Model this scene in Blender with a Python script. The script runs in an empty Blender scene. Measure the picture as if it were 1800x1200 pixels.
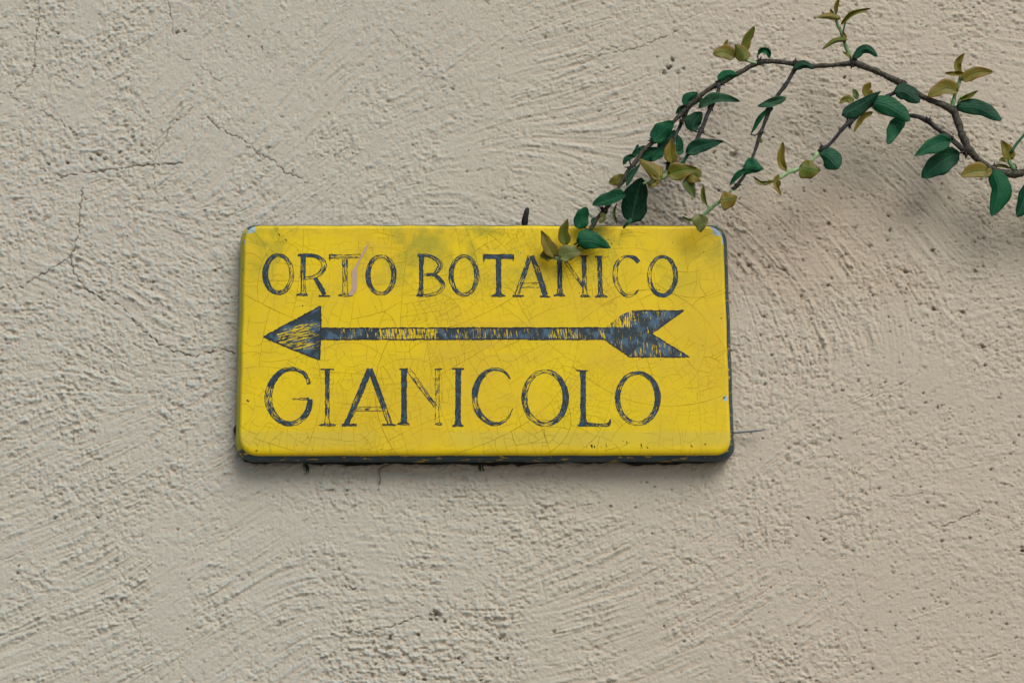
import bpy, math, random
import numpy as np
from mathutils import Vector

# ------------------------------------------------------------------ camera, light
S = 0.0007                      # metres per photograph pixel on the wall
F = 4250.0                      # focal length in photograph pixels (85 mm)
TH = math.radians(13.3)
DIST = F * S
ZC = 2.40                       # height of the picture centre on the wall
CAM = np.array([0.0, -DIST * math.cos(TH), ZC - DIST * math.sin(TH)])
FWD = np.array([0.0, math.cos(TH), math.sin(TH)])
UP = np.array([0.0, -math.sin(TH), math.cos(TH)])
sc = bpy.context.scene
cam_d = bpy.data.cameras.new('camera'); cam = bpy.data.objects.new('camera', cam_d)
sc.collection.objects.link(cam); sc.camera = cam
cam.location = CAM; cam.rotation_euler = (math.pi / 2 + TH, 0, 0)
cam_d.sensor_width = 36; cam_d.lens = 85; cam_d.clip_start = 0.05; cam_d.clip_end = 200

SUN_EL, SUN_AZ = 45.0, 28.0     # azimuth: degrees to the right of the wall's outward normal
world = bpy.data.worlds.new('World'); sc.world = world; world.use_nodes = True
wn = world.node_tree.nodes; wn.clear()
sky = wn.new('ShaderNodeTexSky'); sky.sky_type = 'NISHITA'; sky.sun_disc = False
sky.sun_elevation = math.radians(SUN_EL); sky.sun_rotation = math.radians(180 - SUN_AZ)
sky.air_density = 1.0; sky.dust_density = 3.0; sky.ozone_density = 1.0
bg = wn.new('ShaderNodeBackground'); bg.inputs['Strength'].default_value = 0.065
wo = wn.new('ShaderNodeOutputWorld')
world.node_tree.links.new(sky.outputs[0], bg.inputs[0]); world.node_tree.links.new(bg.outputs[0], wo.inputs[0])
sun_d = bpy.data.lights.new('sun', 'SUN'); sun = bpy.data.objects.new('sun', sun_d)
sc.collection.objects.link(sun)
sun_d.energy = 1.4; sun_d.angle = math.radians(36); sun_d.color = (1.0, 0.985, 0.955)
az, el = math.radians(SUN_AZ), math.radians(SUN_EL)
sdir = Vector((math.sin(az) * math.cos(el), -math.cos(az) * math.cos(el), math.sin(el)))
sun.rotation_euler = sdir.to_track_quat('Z', 'Y').to_euler(); sun.location = (2, -4, 7)
sc.view_settings.view_transform = 'Standard'; sc.view_settings.look = 'None'
sc.view_settings.exposure = 0.67; sc.view_settings.gamma = 1; sc.view_settings.use_curve_mapping = False
sc.cycles.use_denoising = True

# ------------------------------------------------------------------ helpers
rng = random.Random(7)
nrg = np.random.default_rng(11)

def P(px, py, d=0.0):
    """photograph pixel -> world point on the plane d metres in front of the wall"""
    r = FWD * F + np.array([px - 900.0, 0, 0]) - UP * (py - 600.0)
    t = (-d - CAM[1]) / r[1]
    return CAM + r * t

def to_px(x, z):
    """wall point (y = 0) -> photograph pixel, arrays"""
    dx = x; dy = 0 - CAM[1]; dz = z - CAM[2]
    zc = dy * FWD[1] + dz * FWD[2]
    yc = dy * UP[1] + dz * UP[2]
    return 900 + dx / zc * F, 600 - yc / zc * F

def link(o, parent=None, kind=None):
    sc.collection.objects.link(o)
    if parent is not None: o.parent = parent
    if kind: o['kind'] = kind
    return o

def tag(o, label, cat, group=None):
    o['label'] = label; o['category'] = cat
    if group: o['group'] = group
    return o

def empty(name, loc):
    o = bpy.data.objects.new(name, None); o.location = loc; o.empty_display_size = .05
    sc.collection.objects.link(o); return o

def mesh(name, verts, faces, mat, parent=None, smooth=True, kind=None, uvs=None, attr=None):
    off = np.array(parent.location) if parent is not None else np.zeros(3)
    m = bpy.data.meshes.new(name)
    m.from_pydata([tuple(np.asarray(v, float) - off) for v in verts], [], faces)
    if mat: m.materials.append(mat)
    if smooth: m.polygons.foreach_set('use_smooth', [True] * len(m.polygons))
    if uvs is not None:
        for nm, arr in uvs.items():
            l = m.uv_layers.new(name=nm)
            idx = np.empty(len(m.loops), dtype=np.int32); m.loops.foreach_get('vertex_index', idx)
            l.data.foreach_set('uv', np.asarray(arr, np.float32)[idx].ravel())
    m.update()
    return link(bpy.data.objects.new(name, m), parent, kind)

class NT:
    """small node-tree writer"""
    def __init__(s, name):
        s.m = bpy.data.materials.new(name); s.m.use_nodes = True
        s.t = s.m.node_tree; s.t.nodes.clear()
        s.out = s.n('ShaderNodeOutputMaterial')
    def n(s, typ, **kw):
        nd = s.t.nodes.new(typ)
        for k, v in kw.items(): setattr(nd, k, v)
        return nd
    def put(s, sock, v):
        if isinstance(v, bpy.types.NodeSocket): s.t.links.new(v, sock)
        elif v is not None:
            if hasattr(sock.default_value, '__len__') and hasattr(v, '__len__') and len(sock.default_value) == 4 and len(v) == 3: v = (*v, 1)
            sock.default_value = v
    def math(s, op, a, b=None, c=None, clamp=False):
        nd = s.n('ShaderNodeMath', operation=op, use_clamp=clamp)
        for i, v in enumerate((a, b, c)):
            if v is not None: s.put(nd.inputs[i], v)
        return nd.outputs[0]
    def vec(s, op, a, b=None):
        nd = s.n('ShaderNodeVectorMath', operation=op)
        s.put(nd.inputs[0], a)
        if b is not None: s.put(nd.inputs[1], b)
        return nd.outputs[0]
    def noise(s, vec, scale, detail=3, rough=.5, dist=0.0):
        nd = s.n('ShaderNodeTexNoise')
        s.put(nd.inputs['Vector'], vec); s.put(nd.inputs['Scale'], scale)
        nd.inputs['Detail'].default_value = detail; nd.inputs['Roughness'].default_value = rough
        nd.inputs['Distortion'].default_value = dist
        return nd.outputs[0]
    def ramp(s, v, a, b, lo=0.0, hi=1.0, smooth=True):
        nd = s.n('ShaderNodeMapRange'); nd.interpolation_type = 'SMOOTHSTEP' if smooth else 'LINEAR'
        s.put(nd.inputs[0], v); s.put(nd.inputs[1], a); s.put(nd.inputs[2], b)
        nd.inputs[3].default_value = lo; nd.inputs[4].default_value = hi
        return nd.outputs[0]
    def mix(s, f, a, b, mode='MIX'):
        nd = s.n('ShaderNodeMix', data_type='RGBA', blend_type=mode)
        s.put(nd.inputs[0], f); s.put(nd.inputs[6], a); s.put(nd.inputs[7], b)
        return nd.outputs[2]
    def bsdf(s, color, rough=.8, spec=.5, bump=None, bdist=.001, bstr=1.0, sss=None, alpha=None, trans=None, coat=None):
        b = s.n('ShaderNodeBsdfPrincipled')
        s.put(b.inputs['Base Color'], color); s.put(b.inputs['Roughness'], rough)
        b.inputs['Specular IOR Level'].default_value = spec
        if coat: b.inputs['Coat Weight'].default_value = coat; b.inputs['Coat Roughness'].default_value = .15
        if bump is not None:
            bn = s.n('ShaderNodeBump'); s.put(bn.inputs['Height'], bump)
            bn.inputs['Distance'].default_value = bdist; bn.inputs['Strength'].default_value = bstr
            s.t.links.new(bn.outputs[0], b.inputs['Normal'])
        if alpha is not None: s.put(b.inputs['Alpha'], alpha)
        res = b.outputs[0]
        if trans is not None:
            tr = s.n('ShaderNodeBsdfTranslucent'); s.put(tr.inputs[0], trans[0])
            mx = s.n('ShaderNodeMixShader'); mx.inputs[0].default_value = trans[1]
            s.t.links.new(res, mx.inputs[1]); s.t.links.new(tr.outputs[0], mx.inputs[2]); res = mx.outputs[0]
        s.t.links.new(res, s.out.inputs[0])
        return s.m

def srgb(r, g, b):
    f = lambda c: (c / 255 / 12.92) if c / 255 <= .04045 else ((c / 255 + .055) / 1.055) ** 2.4
    return (f(r), f(g), f(b))

# ------------------------------------------------------------------ value noise on arrays
_tab = nrg.random((512, 512)).astype(np.float32)
def vnoise(x, y, seed=0):
    x = x + seed * 37.13; y = y + seed * 91.7
    xi = np.floor(x).astype(np.int64); yi = np.floor(y).astype(np.int64)
    fx = (x - xi).astype(np.float32); fy = (y - yi).astype(np.float32)
    fx = fx * fx * fx * (fx * (fx * 6 - 15) + 10); fy = fy * fy * fy * (fy * (fy * 6 - 15) + 10)
    x0 = xi & 511; x1 = (xi + 1) & 511; y0 = yi & 511; y1 = (yi + 1) & 511
    a = _tab[y0, x0]; b = _tab[y0, x1]; c = _tab[y1, x0]; d = _tab[y1, x1]
    return (a + (b - a) * fx) * (1 - fy) + (c + (d - c) * fx) * fy - .5

# ------------------------------------------------------------------ the wall
# trowel directions read off the photograph: x, y, angle (image up-right positive), streak, grain
ANCH = np.array([
 (100,100,40,.3,.7),(450,100,55,.8,.5),(600,100,45,1,.5),(350,250,50,.8,.6),(500,300,42,1,.6),(750,60,45,.9,.4),
 (800,200,35,.5,.4),(1100,80,18,1,.4),(1050,170,22,.8,.2),(1000,320,-32,1,.7),(850,330,-30,.5,.5),(850,250,15,.5,.2),
 (700,340,30,.4,.6),(150,320,20,.3,.9),(150,450,-20,.4,1),(250,500,-32,1,1),(350,470,-20,.8,.9),(200,600,-35,.9,.9),
 (380,600,-8,.6,.7),(100,720,20,.5,.8),(350,680,40,.8,.7),(100,900,22,1,.8),(250,850,27,1,.7),(100,1100,22,1,.8),
 (350,1000,30,.9,.5),(480,900,38,.6,.5),(450,1100,35,.8,.6),(600,1000,0,.5,.6),(650,900,-8,.6,1),(850,900,5,.4,1),
 (750,1150,5,.4,1.5),(1000,950,20,.9,.7),(1050,1100,10,1,.5),(1150,1050,25,.8,.4),(1250,900,35,.5,.6),(1350,1050,30,.5,.9),
 (1500,900,35,.3,.5),(1650,1100,20,.2,.25),(1750,900,-20,.2,.4),(1350,450,-50,.9,.7),(1450,400,-60,.9,.8),
 (1350,600,-80,.8,.8),(1500,550,-70,.9,.9),(1600,400,-50,.6,.5),(1650,620,-85,.4,.4),(1500,700,20,.5,.6),
 (1750,550,10,.3,.5),(1700,750,20,.3,.5),(1550,50,0,.3,.6),(1300,50,25,.4,.5),(1350,250,-20,.3,.9),(1450,250,-5,.4,.6),
 (1650,100,-10,.4,.7),(1780,150,-15,.5,.6),(1300,330,-30,.7,1),(1560,350,-40,.8,.8),(1250,750,60,.3,.3),
 (700,600,0,.5,.5),(1000,600,0,.5,.5)], float)

GX = np.arange(-400, 2221, 20.0); GY = np.arange(-400, 1621, 20.0)
gx, gy = np.meshgrid(GX, GY)
wsum = np.zeros_like(gx); c2 = np.zeros_like(gx); s2 = np.zeros_like(gx); stg = np.zeros_like(gx); grg = np.zeros_like(gx)
for ax, ay, an, st, gr in ANCH:
    w = np.exp(-((gx - ax) ** 2 + (gy - ay) ** 2) / (2 * 75.0 ** 2)) + 1e-9 / (1 + ((gx - ax) ** 2 + (gy - ay) ** 2))
    a = math.radians(an) * 2
    wsum += w; c2 += w * math.cos(a); s2 += w * math.sin(a); stg += w * st; grg += w * gr
ang = .5 * np.arctan2(s2 / wsum, c2 / wsum) + .28 * vnoise(gx / 110, gy / 110, 3) + .10 * vnoise(gx / 50, gy / 50, 4)
DX = np.cos(ang).astype(np.float32); DY = (-np.sin(ang)).astype(np.float32)
STG = (stg / wsum).astype(np.float32); GRG = (grg / wsum).astype(np.float32)
def samp(A, x, y, vec=False):
    u = np.clip((x - GX[0]) / 20, 0, len(GX) - 1.001); v = np.clip((y - GY[0]) / 20, 0, len(GY) - 1.001)
    i = u.astype(np.int32); j = v.astype(np.int32); fu = (u - i).astype(np.float32); fv = (v - j).astype(np.float32)
    return (A[j, i] * (1 - fu) + A[j, i + 1] * fu) * (1 - fv) + (A[j + 1, i] * (1 - fu) + A[j + 1, i + 1] * fu) * fv
# double-angle safe sampling of the direction
C2 = np.cos(2 * ang).astype(np.float32); S2 = np.sin(2 * ang).astype(np.float32)
def direction(x, y):
    a = .5 * np.arctan2(samp(S2, x, y), samp(C2, x, y))
    return np.cos(a), -np.sin(a)
def lic(X, Y, fn, step, n):
    acc = fn(X, Y); wt = 1.0
    d0x, d0y = direction(X, Y)
    for sg in (1, -1):
        x = X.copy(); y = Y.copy(); dx = d0x * sg; dy = d0y * sg
        for k in range(n):
            x += dx * step; y += dy * step
            nx, ny = direction(x, y)
            f = np.sign(nx * dx + ny * dy); f[f == 0] = 1
            dx = nx * f; dy = ny * f
            w = math.cos(.5 * math.pi * (k + 1) / (n + 1))
            acc = acc + w * fn(x, y); wt += w
    return acc / math.sqrt(wt)

def wiggle(pts, amp, step=5.0, seed=0):
    r = random.Random(seed); out = []
    for (x0, y0), (x1, y1) in zip(pts[:-1], pts[1:]):
        L = math.hypot(x1 - x0, y1 - y0); n = max(1, int(L / step))
        for i in range(n):
            t = i / n; o = r.uniform(-amp, amp)
            out.append((x0 + (x1 - x0) * t - (y1 - y0) / L * o, y0 + (y1 - y0) * t + (x1 - x0) / L * o))
    out.append(pts[-1]); return out
WALL_CRACKS = [
 ([(63,-30),(70,20),(67,50),(60,90),(62,115),(55,130),(35,150),(20,165),(-30,163)],1.0,1.5),
 ([(15,165),(40,185),(55,185),(80,200),(100,210),(120,225),(135,240)],.9,1.4),
 ([(293,-20),(300,30),(305,60),(322,56)],.8,1.6),([(312,98),(322,105),(335,105)],.9,1.5),
 ([(350,118),(375,135),(385,142),(397,136)],.9,1.5),
 ([(365,205),(385,225),(410,238),(430,248),(450,268),(480,283),(500,303),(520,308),(540,322)],1.0,1.7),
 ([(340,190),(322,205),(300,215),(295,235),(282,258),(270,290),(268,310),(278,350)],.8,1.5),
 ([(70,297),(110,312),(150,303),(190,300),(230,294),(265,290),(320,287)],1.3,1.6),
 ([(145,330),(140,370),(137,410),(130,435),(125,450),(95,470),(60,490),(40,505),(-30,512)],1.2,1.7),
 ([(122,450),(128,475),(145,503),(165,518),(180,525),(200,533),(215,538),(230,560),(240,570),(262,590),(285,608),(305,617),(335,627),(360,622),(395,614),(412,622)],1.3,1.9),
 ([(686,52),(700,70),(715,85),(735,100),(755,117)],.7,1.4),([(840,-10),(865,14)],.6,1.3),
 ([(990,95),(1010,105),(1030,122)],.5,1.2),([(230,1085),(245,1120),(258,1150)],.6,1.2),
 ([(596,1108),(640,1112),(690,1100),(740,1082),(765,1078)],1.0,2.0),([(600,1030),(625,1034)],1.2,2.4),
 ([(1460,915),(1490,905),(1515,898)],.5,1.6),([(1655,924),(1690,912),(1720,898)],.9,1.8),
 ([(1560,872),(1600,872),(1622,866)],.7,1.4),([(1020,112),(1060,98),(1110,88),(1190,55)],.8,1.8),
 ([(1015,100),(1050,90),(1090,82)],.7,1.8),([(1360,465),(1385,480),(1400,495)],.9,2.0),([(1020,190),(1060,180),(1085,172)],.5,1.6)]
PITS = [(765,1080,9,6),(757,1088,5,5),(780,1092,4,5),(685,1121,6,5),(655,1130,4,5),(748,1160,4,3),(880,1122,6,4),(875,1158,4,4),
 (892,1157,3,4),(745,1192,5,5),(805,1156,5,4),(812,1165,4,4),(660,1167,3,4),(711,1185,3,3),(845,1195,5,4),(735,1115,4,4),(1175,118,6,6),(1165,128,5,4),(1182,105,5,3),
 (1192,128,4,3),(797,157,4,4),(172,909,3,4),(118,286,5,4),(172,272,5,4),(183,280,3,4),(160,280,4,3),(210,268,3,3),(247,257,3,4),(85,288,4,3),(105,312,4,3),
 (267,291,4,4),(262,268,3,3),(310,57,4,3),(325,55,3,3),(60,116,3,4),(1290,272,8,4),(1278,290,5,3),(1255,268,4,3),(1262,334,4,3),(1727,610,5,4),(1730,642,4,3),
 (1692,548,5,3),(1642,544,4,3),(1797,966,6,6),(1448,948,3,5),(1455,502,4,4),(1300,448,5,3),(1316,466,4,3),(1410,458,4,3),(1457,393,4,3),
 (1503,402,5,3),(1565,405,4,3),(1530,432,4,3),(1420,910,3,4),(1592,478,5,3),(1352,470,3,3),(1640,440,4,3),(1715,475,5,3),(1563,380,4,3),
 (1263,235,3,3),(1485,136,3,4),(1445,910,5,-2),(1545,858,3,3),(672,897,2,4),(746,918,2.5,3),(900,946,2,4),(247,1072,4,3),(213,1055,4,2),(378,475,4,3.5),
 (268,496,5,3),(403,513,3,3),(407,523,2,3),(975,207,1.5,4),(930,205,1.5,3),(1618,855,2,3),(1742,825,3,3),(1180,240,2,3),(1605,1010,2,4),(1470,1124,2,3),(1385,1100,2,3)]

def build_wall():
    h = 0.00102
    def lines(a, b, lo, hi, g):
        core = np.arange(a, b, h)
        left = []; x = a; st = h
        while x > lo: st *= g; x -= st; left.append(max(x, lo))
        right = []; x = core[-1]; st = h
        while x < hi: st *= g; x += st; right.append(min(x, hi))
        return np.concatenate([np.array(left[::-1]), core, np.array(right)])
    xs = lines(-.655, .655, -3.2, 3.2, 1.05); zs = lines(ZC - .445, ZC + .475, 0.0, 4.6, 1.07)
    X, Z = np.meshgrid(xs, zs)
    PX, PY = to_px(X, Z)
    dens = np.maximum(np.gradient(xs)[None, :], np.gradient(zs)[:, None])
    att = np.clip(h / dens * 2.2, 0, 1) ** .7
    st = samp(STG, PX, PY); gr = samp(GRG, PX, PY)
    # every trowel stroke lies at its own strength; grains of sand are dragged along the strokes
    H = 3.0 * vnoise(PX / 210, PY / 210, 1) + 1.5 * vnoise(PX / 85, PY / 85, 2)
    stm = np.clip(st * (.8 + 1.5 * vnoise(PX / 70, PY / 70, 5)), 0.06, 1.3)
    grm = np.clip((.15 + .75 * gr) * (.8 + 1.1 * vnoise(PX / 75, PY / 75, 8) + .5 * vnoise(PX / 28, PY / 28, 18)), 0.10, 1.5)
    s0 = lic(PX, PY, lambda x, y: vnoise(x / 8.5, y / 8.5, 6), 7.5, 8)
    s1 = lic(PX, PY, lambda x, y: vnoise(x / 4.4, y / 4.4, 7), 4.0, 8)
    H += stm * (1.45 * s0 + 1.65 * s1)
    ridge = np.clip(.3 + 2.0 * (.6 * s0 + .7 * s1), 0, 1.4) * np.minimum(stm, 1) + np.clip(1 - stm, 0, 1) * .6
    g1 = lic(PX, PY, lambda x, y: vnoise(x / 7.0, y / 7.0, 9), 2.4, 1)
    H += 8.0 * grm * ridge * np.clip(g1 - .1, 0, 1)
    g2 = lic(PX, PY, lambda x, y: vnoise(x / 3.9, y / 3.9, 10), 1.0, 1)
    H += 5.2 * grm * ridge * np.clip(g2 - .1, 0, 1) - 4.5 * grm * np.clip(-g1 - .28, 0, 1) - 8.0 * grm * np.clip(-g2 - .29, 0, 1)
    H += .95 * (.4 + .6 * grm) * vnoise(PX / 2.6, PY / 2.6, 12)
    H += 1.3 * grm * vnoise(PX / 18, PY / 18, 13)
    # the rough lumpy patch at the foot of the picture
    lump = np.exp(-(((PX - 740) / 130) ** 2 + ((PY - 1150) / 60) ** 2)) + .8 * np.exp(-(((PX - 200) / 110) ** 2 + ((PY - 290) / 22) ** 2))\
         + .8 * np.exp(-(((PX - 1250) / 70) ** 2 + ((PY - 270) / 40) ** 2))
    H += lump * (4.5 * np.abs(vnoise(PX / 22, PY / 14, 14)) + 3.2 * np.abs(vnoise(PX / 9, PY / 7, 15)) - 1.2)
    for qx, qy, qr in ((240, 945, 24), (857, 980, 20), (382, 1092, 18), (245, 570, 10), (252, 1138, 14)):
        m = np.clip(1.2 - np.hypot((PX - qx) / qr, (PY - qy) / qr), 0, 1) ** .5
        H += m * (1.6 * vnoise(PX / 2.2, PY / 2.2, 16) - .7)
    dirt = np.zeros_like(H)
    # pin holes
    r = random.Random(5)
    def blob(px, py, rad, dep, sharp=2.0):
        w = rad * 3 + 3
        x0 = P(px - w, py)[0]; x1 = P(px + w, py)[0]; z0 = P(px, py + w)[2]; z1 = P(px, py - w)[2]
        i0, i1 = np.searchsorted(xs, [x0, x1]); j0, j1 = np.searchsorted(zs, [z0, z1])
        if i1 <= i0 or j1 <= j0: return
        sx = PX[j0:j1, i0:i1]; sy = PY[j0:j1, i0:i1]
        wob = 1 + 1.7 * vnoise(sx / (rad * .7 + .8), sy / (rad * .6 + .8), 21)
        q = np.exp(-(np.hypot(sx - px, (sy - py) * 1.2) / (rad * wob)) ** sharp)
        H[j0:j1, i0:i1] -= dep * q
        dirt[j0:j1, i0:i1] = np.maximum(dirt[j0:j1, i0:i1], (dep > 0) * .8 * q ** 1.5 * min(1, dep / 4))
    # single scratches left by the trowel's edge and by dragged grit
    for k in range(1300):
        px = r.uniform(-20, 1820); py = r.uniform(-20, 1220)
        ax_ = np.array([px]); ay_ = np.array([py])
        if r.random() > float(samp(STG, ax_, ay_)[0]) * .95: continue
        dx_, dy_ = direction(ax_, ay_); dx_, dy_ = float(dx_[0]), float(dy_[0])
        jt = r.gauss(0, .05); dx_, dy_ = dx_ - dy_ * jt, dy_ + dx_ * jt
        L_ = r.choice((8, 12, 18, 26, 40)) * r.uniform(.7, 1.3); w_ = r.uniform(.9, 2.0); dep_ = r.choice((1, 1, 1, -.8)) * r.uniform(.7, 2.2)
        ex_, ey_ = abs(dx_) * L_ + 8, abs(dy_) * L_ + 8
        i0, i1 = np.searchsorted(xs, [P(px - ex_, py)[0], P(px + ex_, py)[0]]); j0, j1 = np.searchsorted(zs, [P(px, py + ey_)[2], P(px, py - ey_)[2]])
        if i1 <= i0 or j1 <= j0: continue
        sx = PX[j0:j1, i0:i1] - px; sy = PY[j0:j1, i0:i1] - py
        al_ = (sx * dx_ + sy * dy_) / L_; ac = -sx * dy_ + sy * dx_ + 1.6 * vnoise(sx / 30 + k, sy / 30, 23)
        H[j0:j1, i0:i1] -= dep_ * np.clip(1 - al_ ** 2, 0, 1) * np.clip(.7 + 2.2 * vnoise(sx / 5 + k, sy / 5, 24), 0, 1.5) * (np.exp(-(ac / w_) ** 2) - .5 * np.exp(-((ac - 2.4 * w_) / w_) ** 2))
    for p in PITS: blob(p[0], p[1], p[2] * .78, p[3] * 1.5, 2.2)
    for k in range(4200):
        px = r.uniform(-10, 1810); py = r.uniform(-10, 1210)
        right = 1 if (px > 1280 and py > 200) else (.22 if px < 1250 else .3)
        if r.random() > right * .8 + .15: continue
        blob(px, py, r.choice((1.2, 1.3, 1.5, 1.5, 1.8, 2.6)), r.uniform(1.2, 3.8), 2.5)
    for k in range(420):      # stray grains of sand standing proud
        blob(r.uniform(0, 1800), r.uniform(0, 1200), r.uniform(1.8, 3.4), -r.uniform(1.2, 2.8), 2.2)
    for n, (pts, dep, wid) in enumerate(WALL_CRACKS):
        wp = wiggle(pts, 2.6, 5.0, n)
        rr = random.Random(n)
        for (ax, ay), (bx, by) in zip(wp[:-1], wp[1:]):
            k = rr.choice((.1, .5, .8, 1, 1, 1.1)); w = wid * rr.uniform(.55, .85)
            x0 = P(min(ax, bx) - 8, ay)[0]; x1 = P(max(ax, bx) + 8, ay)[0]
            z0 = P(ax, max(ay, by) + 8)[2]; z1 = P(ax, min(ay, by) - 8)[2]
            i0, i1 = np.searchsorted(xs, [x0, x1]); j0, j1 = np.searchsorted(zs, [z0, z1])
            if i1 <= i0 or j1 <= j0: continue
            sx = PX[j0:j1, i0:i1] - ax; sy = PY[j0:j1, i0:i1] - ay
            ex, ey = bx - ax, by - ay
            t = np.clip((sx * ex + sy * ey) / (ex * ex + ey * ey + 1e-6), 0, 1)
            q = np.exp(-((np.hypot(sx - t * ex, sy - t * ey) / (w * .62)) ** 2))
            D = dirt[j0:j1, i0:i1]
            add = np.maximum(q * k - D, 0)
            H[j0:j1, i0:i1] -= 3.4 * dep * add
            dirt[j0:j1, i0:i1] = np.maximum(D, q * k * min(1, dep * .66))
    H *= att
    # low-pass height for the thin dust that has settled in the hollows
    Hl = H.copy()
    for ax in (0, 1):
        for _ in range(3): Hl = (np.roll(Hl, 3, ax) + Hl + np.roll(Hl, -3, ax)) / 3
    tone = np.clip(.5 + (H - Hl) * .28, 0, 1)
    ny, nx = H.shape
    co = np.empty((ny * nx, 3), np.float32)
    co[:, 0] = X.ravel(); co[:, 1] = (-H * S).ravel(); co[:, 2] = Z.ravel()
    m = bpy.data.meshes.new('plastered_wall')
    m.vertices.add(ny * nx); m.vertices.foreach_set('co', co.ravel())
    a = (np.arange(ny - 1)[:, None] * nx + np.arange(nx - 1)[None, :]).ravel().astype(np.int32)
    quads = np.stack([a, a + 1, a + 1 + nx, a + nx], 1).ravel()
    nq = len(a)
    m.loops.add(nq * 4); m.loops.foreach_set('vertex_index', quads)
    m.polygons.add(nq); m.polygons.foreach_set('loop_start', np.arange(nq, dtype=np.int32) * 4)
    m.polygons.foreach_set('use_smooth', np.ones(nq, bool))
    m.update(calc_edges=True)
    for nm, arr in (('tone', tone), ('dirt', dirt), ('coarse', np.clip(1 - att, 0, 1))):
        at = m.attributes.new(nm, 'FLOAT', 'POINT'); at.data.foreach_set('value', arr.ravel().astype(np.float32))
    T = NT('painted_plaster')
    pos = T.n('ShaderNodeTexCoord').outputs['Object']
    tn = T.n('ShaderNodeAttribute', attribute_name='tone').outputs['Fac']
    dn = T.n('ShaderNodeAttribute', attribute_name='dirt').outputs['Fac']
    big = T.noise(pos, 2.2, 4, .55); mid = T.noise(pos, 14, 4, .6); fine = T.noise(pos, 420, 3, .6)
    c = T.mix(T.ramp(tn, .15, .85), srgb(191, 178, 159), srgb(177, 182, 174))
    c = T.mix(T.ramp(big, .35, .65, 0, .5), c, srgb(184, 183, 168))
    c = T.mix(T.ramp(mid, .4, .75, 0, .35), c, srgb(186, 181, 163))
    # the wall colour turns a little warmer to the right
    sx = T.n('ShaderNodeSeparateXYZ'); T.put(sx.inputs[0], pos)
    c = T.mix(T.ramp(T.math('ADD', sx.outputs[0], T.math('MULTIPLY', big, .5)), -.1, .75, 0, .55), c, srgb(188, 173, 151))
    # soft shade below the vine, painted into the wall colour as a brown patch
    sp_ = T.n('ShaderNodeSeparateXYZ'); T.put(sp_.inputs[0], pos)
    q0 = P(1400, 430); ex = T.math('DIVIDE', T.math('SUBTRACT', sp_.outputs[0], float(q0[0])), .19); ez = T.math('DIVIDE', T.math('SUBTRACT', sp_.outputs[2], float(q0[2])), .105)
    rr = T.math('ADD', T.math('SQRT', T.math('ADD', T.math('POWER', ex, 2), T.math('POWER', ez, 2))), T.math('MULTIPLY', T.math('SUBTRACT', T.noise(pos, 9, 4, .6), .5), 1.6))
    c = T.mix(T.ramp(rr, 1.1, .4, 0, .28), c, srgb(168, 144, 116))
    c = T.mix(T.ramp(fine, .35, .7, 0, .12), c, srgb(150, 138, 122))
    # specks of soot and soil caught in the plaster
    sk = T.math('MULTIPLY', T.ramp(T.noise(pos, 620, 2, .6), .66, .73), T.ramp(T.noise(pos, 30, 3, .6), .46, .62))
    c = T.mix(T.math('MULTIPLY', sk, .6), c, srgb(70, 66, 58))
    c = T.mix(T.math('MULTIPLY', dn, .92), c, srgb(38, 36, 32))
    bump = T.math('ADD', T.noise(pos, 900, 2, .6), T.math('MULTIPLY', T.noise(pos, 350, 2, .5), 1.6))
    cn = T.n('ShaderNodeAttribute', attribute_name='coarse').outputs['Fac']
    far = T.math('ADD', T.math('MULTIPLY', T.math('MAXIMUM', T.math('SUBTRACT', T.noise(pos, 190, 2, .5), .5), 0.0), 26.0), T.math('MULTIPLY', T.noise(T.vec('MULTIPLY', T.vec('ADD', pos, (0, 0, 0)), (1.6, 1, .6)), 60, 3, .6), 5.0))
    bump = T.math('ADD', bump, T.math('MULTIPLY', far, cn))
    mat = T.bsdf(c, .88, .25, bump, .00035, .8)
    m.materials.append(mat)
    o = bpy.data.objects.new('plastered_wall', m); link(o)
    tag(o, 'rough beige plastered wall with trowel marks, fine cracks and small holes behind the yellow sign', 'wall')

build_wall()

# pavement at the wall's foot, below the frame
T = NT('pavement_stone'); pos = T.n('ShaderNodeTexCoord').outputs['Object']
pm = T.bsdf(T.mix(T.noise(pos, 3, 5), srgb(105, 100, 95), srgb(140, 134, 126)), .9, .3)
link(bpy.data.objects.new('pavement', bpy.data.meshes.new('pavement')), None, 'structure')
pv = bpy.data.objects['pavement']; pv.data.from_pydata([(-40, -40, 0), (40, -40, 0), (40, .1, 0), (-40, .1, 0)], [], [(0, 1, 2, 3)]); pv.data.materials.append(pm)

# ------------------------------------------------------------------ the sign
FD = 0.034                       # face distance from the wall
YEL = srgb(228, 194, 32)
sign = empty('street_sign', tuple(P(852, 806, 0.0)))
tag(sign, 'yellow crackled enamel direction sign with blue hand lettering and an arrow pointing left', 'sign')
sloc = np.array(sign.location)
def lp(px, py, d=FD):            # px -> sign-local coordinates
    return P(px, py, d) - sloc

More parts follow.
